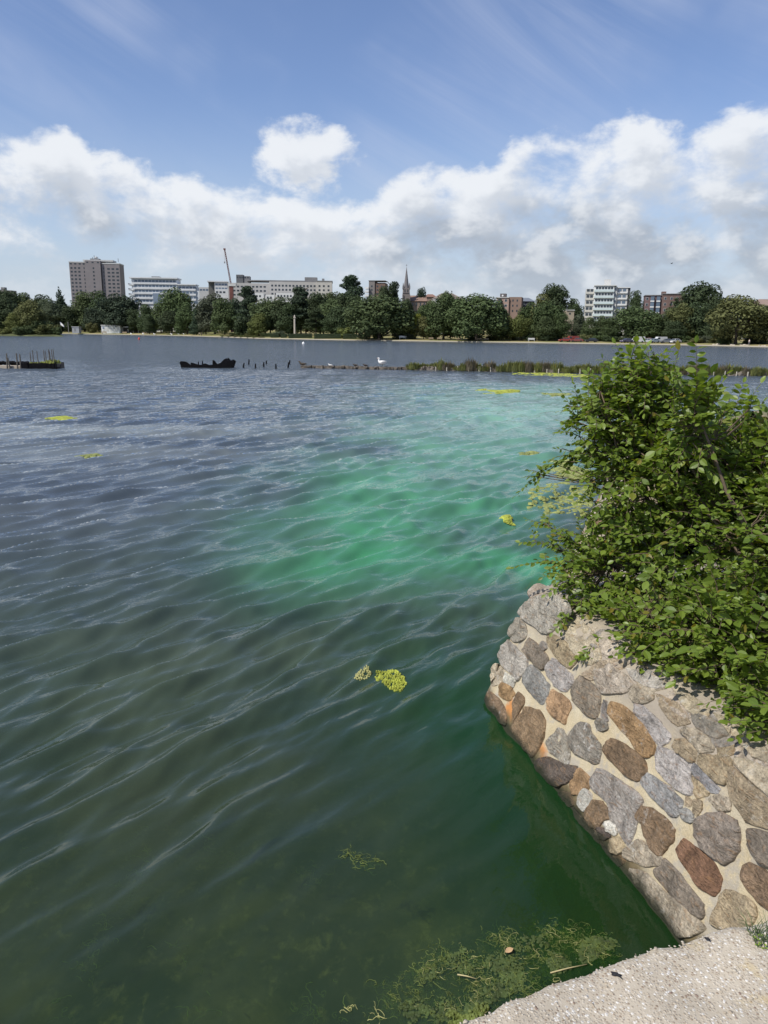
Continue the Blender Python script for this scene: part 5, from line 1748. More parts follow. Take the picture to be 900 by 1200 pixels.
class Bld:
    """a building laid out in photo pixels on its own vertical plane Y metres away; boxes have real depth behind it"""
    def __init__(self, name, label, uc, Y, yaw=0.0, cat='building', vref=350):
        self.Y, self.uc = Y, uc
        p = at_y(uc, vref, Y)
        self.z0 = min(land_z(Y - shore_y(uc)), 9) - .5
        self.root = empty(name, (p.x, Y, self.z0), yaw)
        self.k = (at_y(uc + 1, vref, Y) - at_y(uc, vref, Y)).x
        self.zr = p.z - self.z0; self.vref = vref
        self.cache = {}
        tag(self.root, label, cat)

    def X(self, u): return (u - self.uc) * self.k

    def Z(self, v): return self.zr + (self.vref - v) * self.k

    def box(self, part, u0, u1, v0, v1, y0, y1, mat, parent=None):
        """v0 top, v1 bottom (None = ground)"""
        return MB().box(self.X(u0), self.X(u1), y0, y1, 0 if v1 is None else self.Z(v1), self.Z(v0)).build(part, mat, parent or self.root)

    def win(self, u, v, w, h, y=0.0, mat=None, frame=None):
        """one window: a frame box with a pane set in it; mesh data shared"""
        key = (w, h, mat, frame)
        if key not in self.cache:
            a = MB().box(-w * self.k / 2, w * self.k / 2, -.06, .10, -h * self.k / 2, h * self.k / 2).mesh('pane')
            a.materials.append(mat or M['glass'])
            f = None
            if frame:
                q = .18 * self.k
                f = MB().box(-w * self.k / 2 - q, w * self.k / 2 + q, -.03, .08, -h * self.k / 2 - q, h * self.k / 2 + q).mesh('frame')
                f.materials.append(frame)
            self.cache[key] = (a, f)
        a, f = self.cache[key]
        if f:
            o = bpy.data.objects.new('window', f); o.location = (self.X(u), y, self.Z(v)); link(o, self.root)
            link(bpy.data.objects.new('pane', a), o)
        else:
            o = bpy.data.objects.new('window', a); o.location = (self.X(u), y, self.Z(v)); link(o, self.root)


# grey tower block
m_tower = wallm('grey_tower_brick', (.235, .215, .215))
B = Bld('tower_block', 'tall grey brick tower block with rooftop aerials', 113, 640, R(6))
B.box('wall', 85, 103.2, 310, None, 0, 16, m_tower)
B.box('wall', 103.2, 120.5, 307.5, None, -1.2, 16.5, m_tower)
B.box('wall', 121.3, 141.5, 311, None, .3, 16, m_tower)
B.box('recess', 120.5, 121.3, 312, None, 1.5, 15, M['roofgrey'])
B.box('parapet', 84.8, 103, 308.8, 310, -.15, 16.2, M['offwhite'])
B.box('parapet', 121.5, 141.7, 309.8, 311, .1, 16.2, M['offwhite'])
B.box('penthouse', 100, 134, 306.3, 308, 2, 14, M['offwhite'])
B.box('plant_room', 108, 118, 304.8, 307, 3, 9, M['roofgrey'])
for u, v in ((112, 301), (114.2, 301.8), (116, 302.6), (139, 304), (110, 303)): MB().tube([(B.X(u), 5, B.Z(308)), (B.X(u), 5, B.Z(v))], .22, 5).build('aerial', M['roofgrey'], B.root)
MB().tube([(B.X(113), 5, B.Z(304)), (B.X(115), 5, B.Z(303.2))], [.8, .8], 8).build('dish', M['offwhite'], B.root)
for r_ in range(9):
    v = 316 + r_ * 4.15
    for u in (87.4, 91.6, 96): B.win(u, v, 2.3, 1.9, 0)
    B.win(101.6, v, 1.0, 2.2, 0)
    B.win(112.5, v, 1.8, 1.9, -1.2)
    for u in (129, 133.8, 138.8): B.win(u, v + .4, 2.9, 1.9, .3)
    B.win(123.4, v, .9, 2.0, .3)
for u in (87, 92, 97, 101.5, 106, 112, 118): B.win(u, 311.4 if u < 103 else 309.6, 2.2, 1.4, 0 if u < 103 else -1.2)

# white hotel
m_hot = wallm('white_hotel_render', (.60, .62, .62))
B = Bld('white_hotel', 'long white hotel with bands of windows and balcony slabs at one end', 190, 560, R(4))
B.box('wall', 156, 208, 328, None, 0, 14, m_hot)
B.box('wall', 208, 229, 334.5, None, .5, 12, m_hot)
B.box('wall', 229, 236, 336.5, None, 1.0, 10, m_hot)
B.box('roof_slab', 154, 209, 326.3, 327.6, -1.5, 14.6, M['white'])
B.box('roof_slab', 208, 230, 333.2, 334.3, -.5, 12.5, M['white'])
B.box('plant_room', 178, 187, 324.8, 326.2, 3, 9, M['roofgrey'])
for r_ in range(5):
    v = 330.3 + r_ * 5.6
    us = np.arange(161, 206, 4.0)
    for u in us:
        if r_ >= 3 and 180 < u < 187: continue
        B.win(float(u), v, 3.4, 2.3, 0, M['glass_blue'])
    B.box('spandrel', 157, 208.5, v + 1.7, v + 3.6, -.5, .05, M['white'])
    if r_ > 0:
        B.box('balcony_slab', 152.3, 159, v - 1.3, v - .4, -1.0, 8, M['white'])
        B.box('balcony_rail', 152.3, 152.6, v - 2.8, v - 1.3, -1.0, 8, M['glass_blue'])
    if r_ < 4:
        for u in np.arange(211, 228, 4.2): B.win(float(u), v + 6.8, 3.4, 2.3, .5, M['glass_blue'])
        B.box('spandrel', 208.6, 229, v + 8.6, v + 10.2, .1, .55, M['white'])
B.box('glazed_bay', 180, 187.5, 344, 356, -1.2, 0, plain('bay_blue', (.20, .25, .31), .4, .1, 1))

# buildings around the crane
B = Bld('office_block', 'pale flat roofed office block just left of the crane', 256, 520, R(10))
B.box('wall', 245, 252, 331, None, 3, 12, wallm('dark_side', (.13, .13, .12)))
B.box('wall', 252, 267, 331.5, None, 0, 12, M['offwhite'])
B.box('roof_slab', 244, 268, 330, 331.2, -.8, 12.5, M['white'])
for r_ in range(4):
    for u in (254.5, 258, 261.5, 265): B.win(u, 334 + r_ * 4.4, 2.8, 2.0, 0, M['glass_blue'])
B.box('wing', 234, 246, 337, None, 4, 12, M['offwhite'])
for u in (236, 239.5, 243): B.win(u, 340, 2.6, 1.8, 4, M['glass_blue'])
B.box('low_wing', 253, 268, 339.5, None, -5, -.2, M['white'])
for u in (255, 259, 263): B.win(u, 343, 2.6, 2.0, -5)

B = Bld('concrete_terrace', 'long grey concrete building with rooftop boxes above the trees', 334, 500, R(3))
m_con = wallm('grey_concrete', (.40, .39, .37))
B.box('wall', 268, 316, 333, None, 0, 15, m_con)
B.box('wall', 316, 371, 331, None, -.8, 15, m_con)
B.box('wall', 371, 389, 330.3, None, -2.2, 15, wallm('pale_concrete', (.47, .455, .42)))
B.box('parapet', 290, 389.5, 329.3, 330.6, 1, 15.5, M['roofgrey'])
B.box('parapet', 371, 389.8, 329.4, 330.4, -2.4, .8, M['roofgrey'])
B.box('stair_tower', 277.5, 285.5, 323.5, 333.2, 2, 9, wallm('dark_cladding', (.12, .125, .13)))
B.box('stair_tower', 286, 293, 325, 333.1, 2.5, 9, wallm('grey_cladding', (.20, .20, .20)))
B.box('plant_room', 357, 371.5, 325.2, 329.4, 3, 10, M['roofgrey'])
B.box('vent', 377.2, 380, 326.5, 329.4, 3, 5, M['roofgrey'])
for u in (279, 282, 284.5, 288, 291): B.win(u, 326.5, 1.8, 1.6, 2 if u < 286 else 2.5)
for r_ in range(3):
    v = 335.5 + r_ * 4.6
    for u in np.arange(271, 315, 4.4): B.win(float(u), v + 1.5, 2.6, 1.9, 0)
    for u in np.arange(319.5, 370, 4.1): B.win(float(u), v, 2.3, 2.1, -.8)
    for u in (374.5, 379.5, 385): B.win(u, v, 2.2, 2.0, -2.2)
for u0, u1, v in ((297, 311, 345), (313, 323, 346.5), (325, 345, 344.5)):
    B.box('low_terrace', u0, u1, v, None, -9, -2.5, M['white'])
    for u in np.arange(u0 + 2.5, u1 - 1, 3.6): B.win(float(u), v + 3.2, 2.0, 2.2, -9)

# crane jib
cr = Bld('crane', 'dark red lattice crane jib leaning above the rooftops', 270, 480, 0, 'crane')
m_cr = plain('crane_red', (.14, .055, .045), .6, .2, .5)
x0, z0, x1, z1 = cr.X(271.5), cr.Z(336), cr.X(265.3), cr.Z(295)
jb = MB()
for dx in (-.35, .35):
    for dy in (-.35, .35): jb.tube([(x0 + dx, dy, z0), (x1 + dx * .6, dy * .6, z1)], .13, 4)
for i in range(18):
    t, t2 = i / 18, (i + 1) / 18; s = -1 if i % 2 else 1
    for dy in (-.33, .33): jb.tube([(x0 + (x1 - x0) * t + .35 * s, dy, z0 + (z1 - z0) * t), (x0 + (x1 - x0) * t2 - .35 * s, dy, z0 + (z1 - z0) * t2)], .10, 4)
jb.build('jib', m_cr, cr.root)
MB().box(x1 - .7, x1 + .5, -.5, .5, z1 - .3, z1 + .5).build('jib_head', m_cr, cr.root)
MB().tube([(x1 - .4, 0, z1), (x1 - .3, 0, z1 - 7)], .05, 4).box(x1 - .6, x1, -.25, .25, z1 - 8, z1 - 7).build('hook', M['roofgrey'], cr.root)
MB().box(x0 - 1.1, x0 + 1.1, -1.1, 1.1, 0, z0 + .3).build('mast', m_cr, cr.root)
MB().box(x0 - 1.6, x0 + 3, -1.4, 1.4, z0, z0 + 1.6).build('cab', M['offwhite'], cr.root)

# brick flats with white balconies
m_bk = wallm('brown_brick', (.17, .115, .09), .15)
B = Bld('brick_flats', 'brown brick flats with white balconies beside the spreading pine', 441, 420, R(-8))
B.box('wall', 432, 439, 330, None, 0, 10, wallm('grey_brick', (.19, .175, .165)))
B.box('wall', 439, 451, 332, None, .6, 11, m_bk)
B.box('parapet', 431.6, 451.3, 329.4, 330, -.2, 11.4, M['roofgrey'])
for v in (337, 341, 345.5):
    B.box('balcony', 428, 432.3, v, v + 2.2, -1.5, 4, M['white'])
    for u in (435.5, 442, 447): B.win(u, v - 1, 1.8, 1.8, 0 if u < 439 else .6)

# church
m_ch = wallm('church_stone', (.20, .175, .16), .15)
m_sp = wallm('spire_stone', (.165, .155, .155), .12)
B = Bld('church', 'grey stone church with a tall pointed spire above the domed tree', 476, 400, 0, 'church')
hw = B.X(480) - B.X(476)
B.box('tower', 472, 480, 338, None, 0, 2 * hw, m_ch)
zs, zt = B.Z(338), B.Z(313.5)
sp = MB(); b = 0
for i in range(8):
    a = 2 * math.pi * (i + .5) / 8; sp.v.append(Vector((math.cos(a) * hw * .86, hw + math.sin(a) * hw * .86, zs)))
sp.v.append(Vector((0, hw, zt))); sp.f = [(i, (i + 1) % 8, 8) for i in range(8)] + [tuple(reversed(range(8)))]
so = sp.build('spire', m_sp, B.root)
MB().tube([(0, hw, zt - .2), (0, hw, zt + 1.0)], .08, 5).box(-.35, .35, hw - .06, hw + .06, zt + .45, zt + .62).build('finial', m_sp, so)
for sx in (-1, 1):
    for sy in (0, 1):
        MB().tube([(sx * hw * .92, .15 + sy * 1.85 * hw, zs - .5), (sx * hw * .92, .15 + sy * 1.85 * hw, zs + .8), (sx * hw * .92, .15 + sy * 1.85 * hw, zs + 2.6)], [.4, .38, .03], 6).build('pinnacle', m_sp, B.root)
B.box('string_course', 471.7, 480.3, 343.2, 343.8, -.2, 2 * hw + .2, m_sp)
for u in (474.4, 477.6): B.win(u, 341, 1.2, 3.2, 0)
B.box('buttress', 471.4, 472.6, 345, None, -.5, .8, m_ch); B.box('buttress', 479.4, 480.6, 345, None, -.5, .8, m_ch)
m_nv = wallm('nave_stone', (.25, .19, .15), .15)
B.box('nave_wall', 480.6, 500, 352, None, 2, 12, m_nv)
MB().prism([(B.X(480.4), B.Z(352)), (B.X(500.5), B.Z(352)), (B.X(499), B.Z(346)), (B.X(481), B.Z(346))], 6.5, 7.5).build('nave_ridge', m_sp, B.root)
rf = MB(); rf.v = [Vector(q) for q in ((B.X(480.2), 1.6, B.Z(352.4)), (B.X(500.6), 1.6, B.Z(352.4)), (B.X(500.6), 7, B.Z(345.6)), (B.X(480.2), 7, B.Z(345.6)), (B.X(480.2), 12.4, B.Z(352.4)), (B.X(500.6), 12.4, B.Z(352.4)))]
rf.f = [(0, 1, 2, 3), (3, 2, 5, 4), (0, 3, 4), (1, 5, 2)]
rf.build('nave_roof', wallm('clay_roof', (.23, .155, .12), .2), B.root)
for u in (484, 488.5, 493, 497.5): B.win(u, 356, 1.5, 3.4, 2)


def gable_house(name, label, u0, u1, vr, ve, Y, roofm, wm, yaw=0, wins=()):
    B = Bld(name, label, (u0 + u1) / 2, Y, yaw, 'house')
    d = 9
    B.box('wall', u0 + .6, u1 - .6, ve, None, 0, d, wm)
    q = (u1 - u0) * .3
    rf = MB(); rf.v = [Vector(p) for p in ((B.X(u0), -.5, B.Z(ve)), (B.X(u1), -.5, B.Z(ve)), (B.X(u1), d + .5, B.Z(ve)), (B.X(u0), d + .5, B.Z(ve)), (B.X(u0 + q), d / 2, B.Z(vr)), (B.X(u1 - q), d / 2, B.Z(vr)))]
    rf.f = [(0, 1, 5, 4), (1, 2, 5), (2, 3, 4, 5), (3, 0, 4), (3, 2, 1, 0)]
    r = rf.build('roof', roofm, B.root)
    for u, v in wins: B.win(u, v, 2.2, 2.4, 0, None, M['white'])
    return B, r


gable_house('roofed_house', 'grey brown hipped roof house among trees beside the church', 509, 543, 343.5, 350, 400, wallm('brown_roof', (.20, .165, .14), .2), M['offwhite'], R(8), ((513, 353), (519, 353), (526, 353)))
gable_house('roofed_house', 'low tiled roof showing between the church and the hipped house', 497, 512, 344.5, 348, 430, wallm('red_tile', (.22, .13, .10), .2), m_nv, 0)
gable_house('roofed_house', 'brown tiled roof behind the big olive tree', 886, 920, 350, 358, 300, wallm('plain_tile', (.23, .17, .14), .2), M['offwhite'], 0, ((895, 361), (905, 361)))

# brick block left of the blue roof
m_rb = wallm('red_brick', (.22, .155, .125), .15)
B = Bld('brick_apartment', 'red brick apartment block with white framed windows and a roof hut', 596, 340, R(-14))
B.box('wall', 582, 596.5, 349, None, 0, 9, wallm('pink_brick', (.30, .215, .18), .12))
B.box('wall', 596.5, 611, 348, None, .8, 10, m_rb)
B.box('parapet', 581.6, 596.4, 348.3, 349, -.3, 9.3, M['offwhite'])
B.box('roof_hut', 585.5, 592.5, 344, 348.4, 1.5, 5, wallm('dark_hut', (.11, .10, .10)))
B.win(588.5, 346.3, 1.8, 1.8, 1.5, M['white'])
for v in (352, 357.8, 363.8):
    B.win(593, v, 2.6, 2.6, 0, None, M['white'])
    B.box('balcony', 582.5, 589, v + .8, v + 2.6, -1.2, 0, M['glass_blue'] if v < 356 else M['white'])
    B.win(585.8, v - .8, 4.2, 2.0, 0)
    for u in (601, 606): B.win(u, v, 1.6, 2.2, .8)
gable_house('roofed_house', 'slate blue roofed building between two brick blocks', 610, 627, 348.5, 353, 350, wallm('slate', (.15, .17, .20), .1), wallm('dark_glazed', (.07, .075, .09), .2), 0, ((614, 356), (619, 356)))
B = Bld('beige_block', 'beige block with white cornice and rooftop box behind trees', 654, 340, R(-10))
m_bg = wallm('beige_brick', (.34, .29, .22), .1)
B.box('wall', 645, 663, 352.6, None, 0, 10, m_bg)
B.box('cornice', 644.4, 663.6, 350.8, 352.4, -.4, 10.4, M['white'])
B.box('roof_box', 646, 653.5, 346.4, 350.9, 2, 6, M['offwhite'])
B.box('roof_cap', 645.3, 654.2, 345.3, 346.2, 1.7, 6.3, M['white'])
for u in (649, 654, 659): B.win(u, 357, 1.8, 2.4, 0)
B = Bld('garden_wall_house', 'small beige flat house under the dark tree by the pale flats', 670, 320, 0, 'house')
B.box('wall', 665, 674, 363.5, None, 0, 6, m_bg); B.box('roof', 664.6, 674.4, 362.6, 363.4, -.3, 6.3, M['offwhite']); B.win(669, 367, 2, 2, 0)

# pale blue and white flats
m_pf = wallm('pale_blue_panel', (.50, .58, .58), .05)
m_cr2 = wallm('cream_panel', (.50, .49, .44), .05)
B = Bld('pale_flats', 'pale blue and white block of flats with a rooftop chimney box', 710, 320, R(-13))
B.box('wall', 687, 696.5, 339, None, 1.2, 12, m_cr2)
B.box('wall', 696.5, 718.5, 335.5, None, 0, 13, M['white'])
B.box('wall', 718.5, 722, 336, None, .8, 13, M['offwhite'])
B.box('wall', 722, 734.5, 338, None, 1.6, 13, M['offwhite'])
B.box('side_wall', 734.5, 737.2, 337.6, None, 1.9, 12.6, wallm('dark_end', (.09, .095, .10)))
B.box('roof_slab', 696, 721.5, 334.6, 335.4, -.4, 13.2, M['white'])
B.box('roof_slab', 721.6, 737, 336.8, 337.6, 1.3, 12.8, M['white'])
B.box('chimney_box', 707.5, 715, 327.8, 334.5, 3, 7, M['offwhite'])
for r_ in range(6):
    v = 338 + r_ * 6.9
    for u in (699.3, 702.6, 706, 709.4, 712.8, 716): B.win(u, v, 2.7, 2.7, 0)
    B.box('panel', 696.2, 718.8, v + 1.9, v + 4.3, -.5, .05, m_pf)
    if r_ < 5:
        for u in (689.5, 693.6): B.win(u, v + 2.4, 3.4, 3.0, 1.2, None, M['white'])
        for u in (725.5, 730.5): B.win(u, v + 2.2, 3.6, 2.8, 1.6, M['glass_blue'])
        B.box('panel', 722.4, 734, v + 4.4, v + 5.8, 1.2, 1.62, M['white'])
        B.box('panel', 686.8, 696, v + 4.4, v + 6.4, .9, 1.22, m_cr2)
        B.win(720.3, v + 1, 1.6, 2.2, .8, M['glass_blue'])

# brick flats on the right
m_db = wallm('dark_red_brick', (.155, .105, .092), .15)
B = Bld('brick_mansion_flats', 'dark red brick flats with white windows and glazed bays among trees', 778, 310, R(-15))
B.box('wall', 757, 776, 346.5, None, .6, 11, wallm('plum_brick', (.15, .10, .10), .12))
B.box('wall', 776, 800, 345, None, 0, 12, m_db)
B.box('roof_slab', 756.6, 775.9, 345.6, 346.4, .2, 11.3, M['roofgrey'])
B.box('roof_slab', 776, 800.4, 344.2, 344.9, -.3, 12.3, M['roofgrey'])
B.box('chimney', 775.5, 780.5, 341.6, 344.3, 2, 5, m_db)
for r_ in range(4):
    v = 350 + r_ * 6.6
    for u in (779.7, 786.6, 792.5): B.win(u, v - .3, 2.3, 2.6, 0, None, M['white'])
    for u in (765.3, 772): B.box('bay', u - 2, u + 2, v - 2.4, v + 2.2, -.6, .6, M['glass_blue'])
    B.win(759.5, v, 2.4, 2.8, .6, None, M['white'])
    for u in (765.3, 772): B.box('bay_panel', u - 2.1, u + 2.1, v + 2.2, v + 3.6, -.7, .55, M['white'])

B = Bld('parapet_building', 'dark rooftop just showing over the trees above the wooded point', 5, 640, 0)
B.box('wall', -4, 13.5, 340.5, None, 0, 10, wallm('dull_render', (.19, .18, .17)))
B.box('roof_hut', .8, 5, 337, 340.4, 2, 6, M['roofgrey'])
for u in (0, 4, 8, 12): B.win(u, 343, 1.6, 1.8, 0)

# ================================================================== WATERSIDE THINGS
y = shore_y(130) + 16
B = Bld('boathouse', 'small white flat roofed boathouse on the far lawn', 130, y, 0, 'boathouse', 388)
B.z0 = land_z(16) - .1; B.root.location.z = B.z0; B.zr = at_y(130, 388, y).z - B.z0
B.box('wall', 119, 141, 382, None, 0, 7, M['white'])
B.box('roof', 118.6, 141.4, 381, 381.8, -.4, 7.4, M['offwhite'])
for u in (122, 126, 130, 134, 138): B.box('shutter', u - 1.4, u + 1.4, 384, 388, -.08, .05, M['offwhite'])
B.box('sign', 120.5, 122.5, 383.8, 385.2, -.14, -.085, plain('sign_blue', (.05, .10, .2), .6, .1, 1))
B = Bld('low_shelter', 'long low dark shelter with pale roof beside the boathouse', 154, y + 4, 0, 'shelter', 388)
B.z0 = land_z(20) - .1; B.root.location.z = B.z0; B.zr = at_y(154, 388, y + 4).z - B.z0
B.box('wall', 143, 166, 384.2, None, 1, 6, wallm('dark_boards', (.06, .055, .05)))
B.box('roof', 142.4, 166.8, 382.8, 384, 0, 6.5, M['offwhite'])
for u in (144, 150, 156, 162): B.box('post', u - .25, u + .25, 384, None, .2, .5, M['offwhite'])
B = Bld('grey_hut', 'small grey hut on the lawn between flagpole and boathouse', 88.5, y, 0, 'hut', 388)
B.z0 = land_z(16) - .1; B.root.location.z = B.z0; B.zr = at_y(88.5, 388, y).z - B.z0
B.box('wall', 84.6, 92.6, 383.6, None, 0, 4, wallm('grey_boards', (.30, .31, .31)))
B.box('roof', 84.2, 93, 382.9, 383.5, -.3, 4.3, M['offwhite'])
B.box('door', 87, 89, 385, 388.3, -.06, .03, M['roofgrey'])
# flagpole and slim post
p = at_y(71, 385, PY + 10)
t = empty('flagpole', (p.x, p.y, .6)); tag(t, 'thin flagpole with a small white flag at the end of the wooded point', 'flagpole')
zt = at_y(71, 377, PY + 10).z - .6
MB().tube([(0, 0, -.3), (0, 0, zt)], [.07, .04], 6).build('pole', M['offwhite'], t)
fl = MB()
for i in range(6): fl.v += [Vector((i * .32, .12 * math.sin(i * 1.3), zt - .1 - i * .28)), Vector((i * .32 + .1, .12 * math.sin(i * 1.3 + .5), zt - 1.4 - i * .2))]
fl.f = [(2 * i, 2 * i + 2, 2 * i + 3, 2 * i + 1) for i in range(5)]
fo = fl.build('flag', M['swan'], t); sm_ = fo.modifiers.new('thickness', 'SOLIDIFY'); sm_.thickness = .02
yy = shore_y(80) + 12; p = at_y(80.5, 388, yy)
t = MB().tube([(0, 0, -.3), (0, 0, at_y(80.5, 376, yy).z - p.z + .5)], [.28, .22], 7).build('lamp_post', M['roofgrey'], None, (p.x, yy, land_z(12)))
tag(t, 'slim grey post on the lawn beside the grey hut', 'post')
# stone column monument
yy = shore_y(345) + 14; p = at_y(345.5, 390, yy); zb = land_z(14)
k = (at_y(346, 390, yy) - at_y(345, 390, yy)).x
t = empty('stone_column', (p.x, yy, zb)); tag(t, 'slim pale stone column monument rising behind the clipped hedge', 'monument')
zt = at_y(345.5, 369, yy).z - zb
m_col = wallm('column_stone', (.42, .38, .32))
MB().box(-.9, .9, -.9, .9, -.3, .5).box(-.65, .65, -.65, .65, .5, 1.4).build('plinth', m_col, t)
MB().tube([(0, 0, 1.35), (0, 0, zt - 1.2)], [.46, .38], 12).build('shaft', m_col, t)
MB().box(-.5, .5, -.5, .5, zt - 1.25, zt - .9).tube([(0, 0, zt - .9), (0, 0, zt - .4), (0, 0, zt)], [.36, .3, .05], 8).build('capital', m_col, t)

# benches and tables by the water
bm_ = plain('bench_wood', (.30, .24, .16), .8, .2, 4)


def bench(u, off, label, mat, group=None, s=1.0):
    y = shore_y(u) + off; p = at_y(u, 395, y)
    t = empty('park_bench', (p.x, y, land_z(off))); t.scale = (s, s, s)
    MB().box(-.9, .9, -.25, .25, .42, .48).build('seat', mat, t)
    MB().box(-.9, .9, .22, .28, .5, .9).build('backrest', mat, t)
    for x in (-.75, .75): MB().box(x - .05, x + .05, -.2, .24, -.1, .42).build('leg', mat, t)
    tag(t, label, 'bench', group)


bench(472, 9, 'white bench right of the huge domed tree', M['white'], None, 1.5)
for u in (505, 515, 538, 562, 570): bench(u, 8, 'wooden bench under the dark trees by the shore path', bm_, 'benches under the dark trees')
bench(623, 8, 'pale bench in the open left of the red vehicles', M['offwhite'], None, 1.3)
for u in (122.5, 146, 170): bench(u, 6, 'wooden bench on the dry lawn before the boathouse', bm_, 'benches before the boathouse', 1.6)
# tiny standing people on the far lawn
def figure(u, off, top, trousers, label, h=1.72):
    y = shore_y(u) + off; p = at_y(u, 392, y)
    t = empty('person', (p.x, y, land_z(off)))
    q = h / 1.72
    mb = MB()
    for s in (-1, 1): mb.tube([(s * .09, -.05, 0), (s * .09, 0, .08), (s * .10, 0, .45), (s * .09, 0, .86)], [.05, .06, .075, .10], 7)
    mb.tube([(0, 0, .82), (0, 0, 1.1), (0, 0, 1.38), (0, 0, 1.46), (0, 0, 1.52)], [.16, .15, .19, .10, .055], 8, squash=.65)
    for s in (-1, 1): mb.tube([(s * .19, 0, 1.38), (s * .24, 0, 1.1), (s * .23, -.08, .82)], [.055, .045, .035], 6)
    mb.tube([(0, 0, 1.5), (0, 0, 1.56), (0, 0, 1.64), (0, 0, 1.73)], [.05, .085, .095, .04], 8)
    for v in mb.v: v *= q
    o = mb.build('body', plain('clothed_skin', (.45, .32, .25), .8, .1, 5), t, smooth=True)
    sh = MB().tube([(0, 0, .84 * q), (0, 0, 1.1 * q), (0, 0, 1.38 * q), (0, 0, 1.47 * q)], [.175, .165, .205, .11], 8, squash=.7)
    sh.build('shirt', plain('shirt', top, .8, .1, 5), t, smooth=True)
    tr_ = MB()
    for s in (-1, 1): tr_.tube([(s * .09, 0, .1 * q), (s * .10, 0, .45 * q), (s * .09, 0, .88 * q)], [.075, .09, .115], 7)
    tr_.build('trousers', plain('trousers', trousers, .8, .1, 5), t, smooth=True)
    tag(t, label, 'person')


figure(233.5, 6, (.6, .55, .45), (.05, .05, .07), 'person in a pale top standing on the dry lawn')
figure(236.2, 5, (.04, .04, .05), (.04, .04, .05), 'person in dark clothes beside the one in a pale top')
figure(879, 6, (.55, .5, .45), (.1, .1, .12), 'person in a pale shirt standing right of the olive tree')


# ------------------------------------------------------------------ parked cars
def car_parts(van=False, sport=False):
    L, Wd = 4.3, 1.76
    if van: prof = [(-2.3, .35), (-2.3, .9), (-2.2, 1.0), (-1.55, 1.15), (-1.0, 1.95), (2.25, 2.0), (2.3, .35)]; Lc = prof
    else: prof = [(-2.15, .32), (-2.15, .68), (-1.95, .80), (-1.05, .92), (1.75, .98), (2.1, .90), (2.15, .35)]
    body = MB().prism(prof, -Wd / 2, Wd / 2)
    parts = {'body': body.mesh('body')}
    if not van:
        cab = MB(); b = 0
        pr = [(-1.1, .90), (-.45, 1.43), (.95, 1.46), (1.75, .96)]
        w0, w1 = Wd / 2 - .03, Wd / 2 - .2
        cab.v = [Vector((x, -(w0 if z < 1 else w1), z)) for x, z in pr] + [Vector((x, (w0 if z < 1 else w1), z)) for x, z in pr]
        cab.f = [(0, 1, 2, 3), (7, 6, 5, 4), (0, 4, 5, 1), (1, 5, 6, 2), (2, 6, 7, 3), (3, 7, 4, 0)]
        parts['cabin'] = cab.mesh('cabin')
        gl = MB()
        for s in (-1, 1):
            q = [(-.85, .99), (-.38, 1.37), (.28, 1.39), (.28, .99)]; q2 = [(.36, .99), (.36, 1.39), (.90, 1.40), (1.45, 1.0)]
            for pl in (q, q2):
                b = len(gl.v)
                for x, z in pl:
                    yv = w0 + (w1 - w0) * (z - .92) / .52 + .012
                    gl.v.append(Vector((x, s * yv, z)))
                gl.f.append((b, b + 1, b + 2, b + 3))
        for pr2 in ([(-1.06, .96), (-.50, 1.40)], [(1.68, 1.01), (1.02, 1.42)]):
            b = len(gl.v); off = -.015 if pr2[0][0] < 0 else .015
            (xa, za), (xb, zb_) = pr2
            gl.v += [Vector((xa + off, -w0 + .1, za + .012)), Vector((xa + off, w0 - .1, za + .012)), Vector((xb + off, w1 - .06, zb_ + .012)), Vector((xb + off, -w1 + .06, zb_ + .012))]
            gl.f.append((b, b + 1, b + 2, b + 3))
        parts['window'] = gl.mesh('window')
    else:
        gl = MB()
        for s in (-1, 1): gl.box(-1.25, -.35, s * Wd / 2 - .01, s * Wd / 2 + .01, 1.15, 1.75)
        parts['window'] = gl.mesh('window')
    parts['wheel'] = MB().tube([(0, -.12, 0), (0, -.10, 0), (0, .10, 0), (0, .12, 0)], [.24, .33, .33, .24], 16).mesh('wheel')
    parts['headlight'] = MB().box(-.03, .03, -.14, .14, -.06, .06).mesh('headlight')
    return parts


CARP, VANP = car_parts(), car_parts(True)
m_tyre = plain('tyre', (.03, .03, .03), .9, .1, 3)
m_lamp = plain('lamp_glass', (.6, .6, .58), .2, .1, 3, spec=.6)


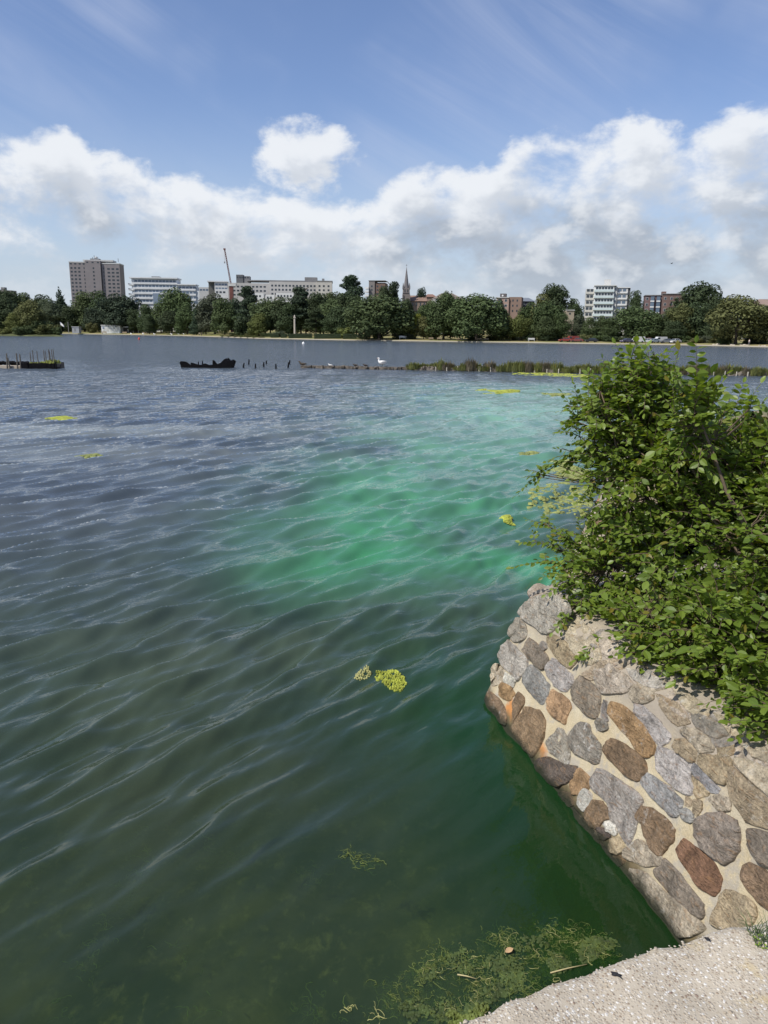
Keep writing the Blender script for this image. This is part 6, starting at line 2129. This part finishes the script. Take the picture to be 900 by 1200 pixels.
def car(u, off, col, label, group=None, rz=0.0, van=False, name='parked_car'):
    P = VANP if van else CARP
    y = shore_y(u) + off; p = at_y(u, 400, y)
    t = empty(name, (p.x, y, land_z(off) + .02), rz)
    paint = plain('car_paint', col, .3, .04, 1, spec=.6)

    def add(n, mat, loc=(0, 0, 0)):
        o = bpy.data.objects.new(n, P[n]); o.location = loc
        if not P[n].materials: P[n].materials.append(mat)
        link(o, t); o.material_slots[0].link = 'OBJECT'; o.material_slots[0].material = mat
    add('body', paint)
    if not van: add('cabin', paint)
    add('window', M['glass'])
    for x in (-1.35, 1.35):
        for s in (-.8, .8): add('wheel', m_tyre, (x, s, .33))
    for s in (-.6, .6): add('headlight', m_lamp, (-2.16 if not van else -2.31, s, .68))
    tag(t, label, 'van' if van else 'car', group)


car(662, 7, (.26, .04, .03), 'red car parked left of the red van', None, .1)
car(670, 9, (.22, .04, .03), 'red van parked behind the red car', None, .15, True, 'parked_van')
car(676, 7, (.17, .045, .04), 'dull red car parked between red van and black car', None, -.2)
car(693, 7, (.02, .022, .026), 'black car parked on the far shore beside the red ones', None, 0)
car(734, 8, (.10, .09, .14), 'purplish dark car parked on the far shore near the domed tree', None, .4)
for i, (u, c, w) in enumerate(((757, (.45, .47, .48), 'silver car parked near the silver van by the domed tree'), (766, (.35, .42, .47), 'pale blue car parked in the row by the domed tree'), (781, (.12, .13, .15), 'dark grey car parked in the row by the domed tree'), (791, (.6, .6, .6), 'white car parked at the end of the row by the domed tree'))):
    car(u, 8 + i % 2, c, w, None, .5 if i % 2 else -.1)
car(773, 11, (.55, .56, .56), 'silver van parked in the row by the domed tree', None, .2, True, 'parked_van')
car(747, 11, (.58, .58, .57), 'white van parked in the row by the domed tree', None, .1, True, 'parked_van')

# rocks on the shore by the olive tree
rk = plain('shore_rock', (.40, .35, .28), .95, .3, 1.5, bump=.6)
g = random.Random(8)
for i in range(16):
    u = g.uniform(835, 900); y = shore_y(u) + g.uniform(.3, 3.5); p = at_y(u, 404, y)
    bmx = bmesh.new(); bmesh.ops.create_icosphere(bmx, subdivisions=2, radius=1)
    s = g.uniform(.25, .6)
    for v in bmx.verts: v.co = Vector((v.co.x * s * 1.5, v.co.y * s, v.co.z * s * .7)) * (1 + .25 * noise.noise(v.co * 1.5 + Vector((i, 0, 0))))
    me = bpy.data.meshes.new('shore_rock'); bmx.to_mesh(me); bmx.free()
    o = mesh_obj('shore_rock', me, rk, None, (p.x, y, .45)); o.rotation_euler.z = g.uniform(0, 6)
    tag(o, 'pale boulder on the shore below the large olive tree', 'rock', 'boulders below the large olive tree')
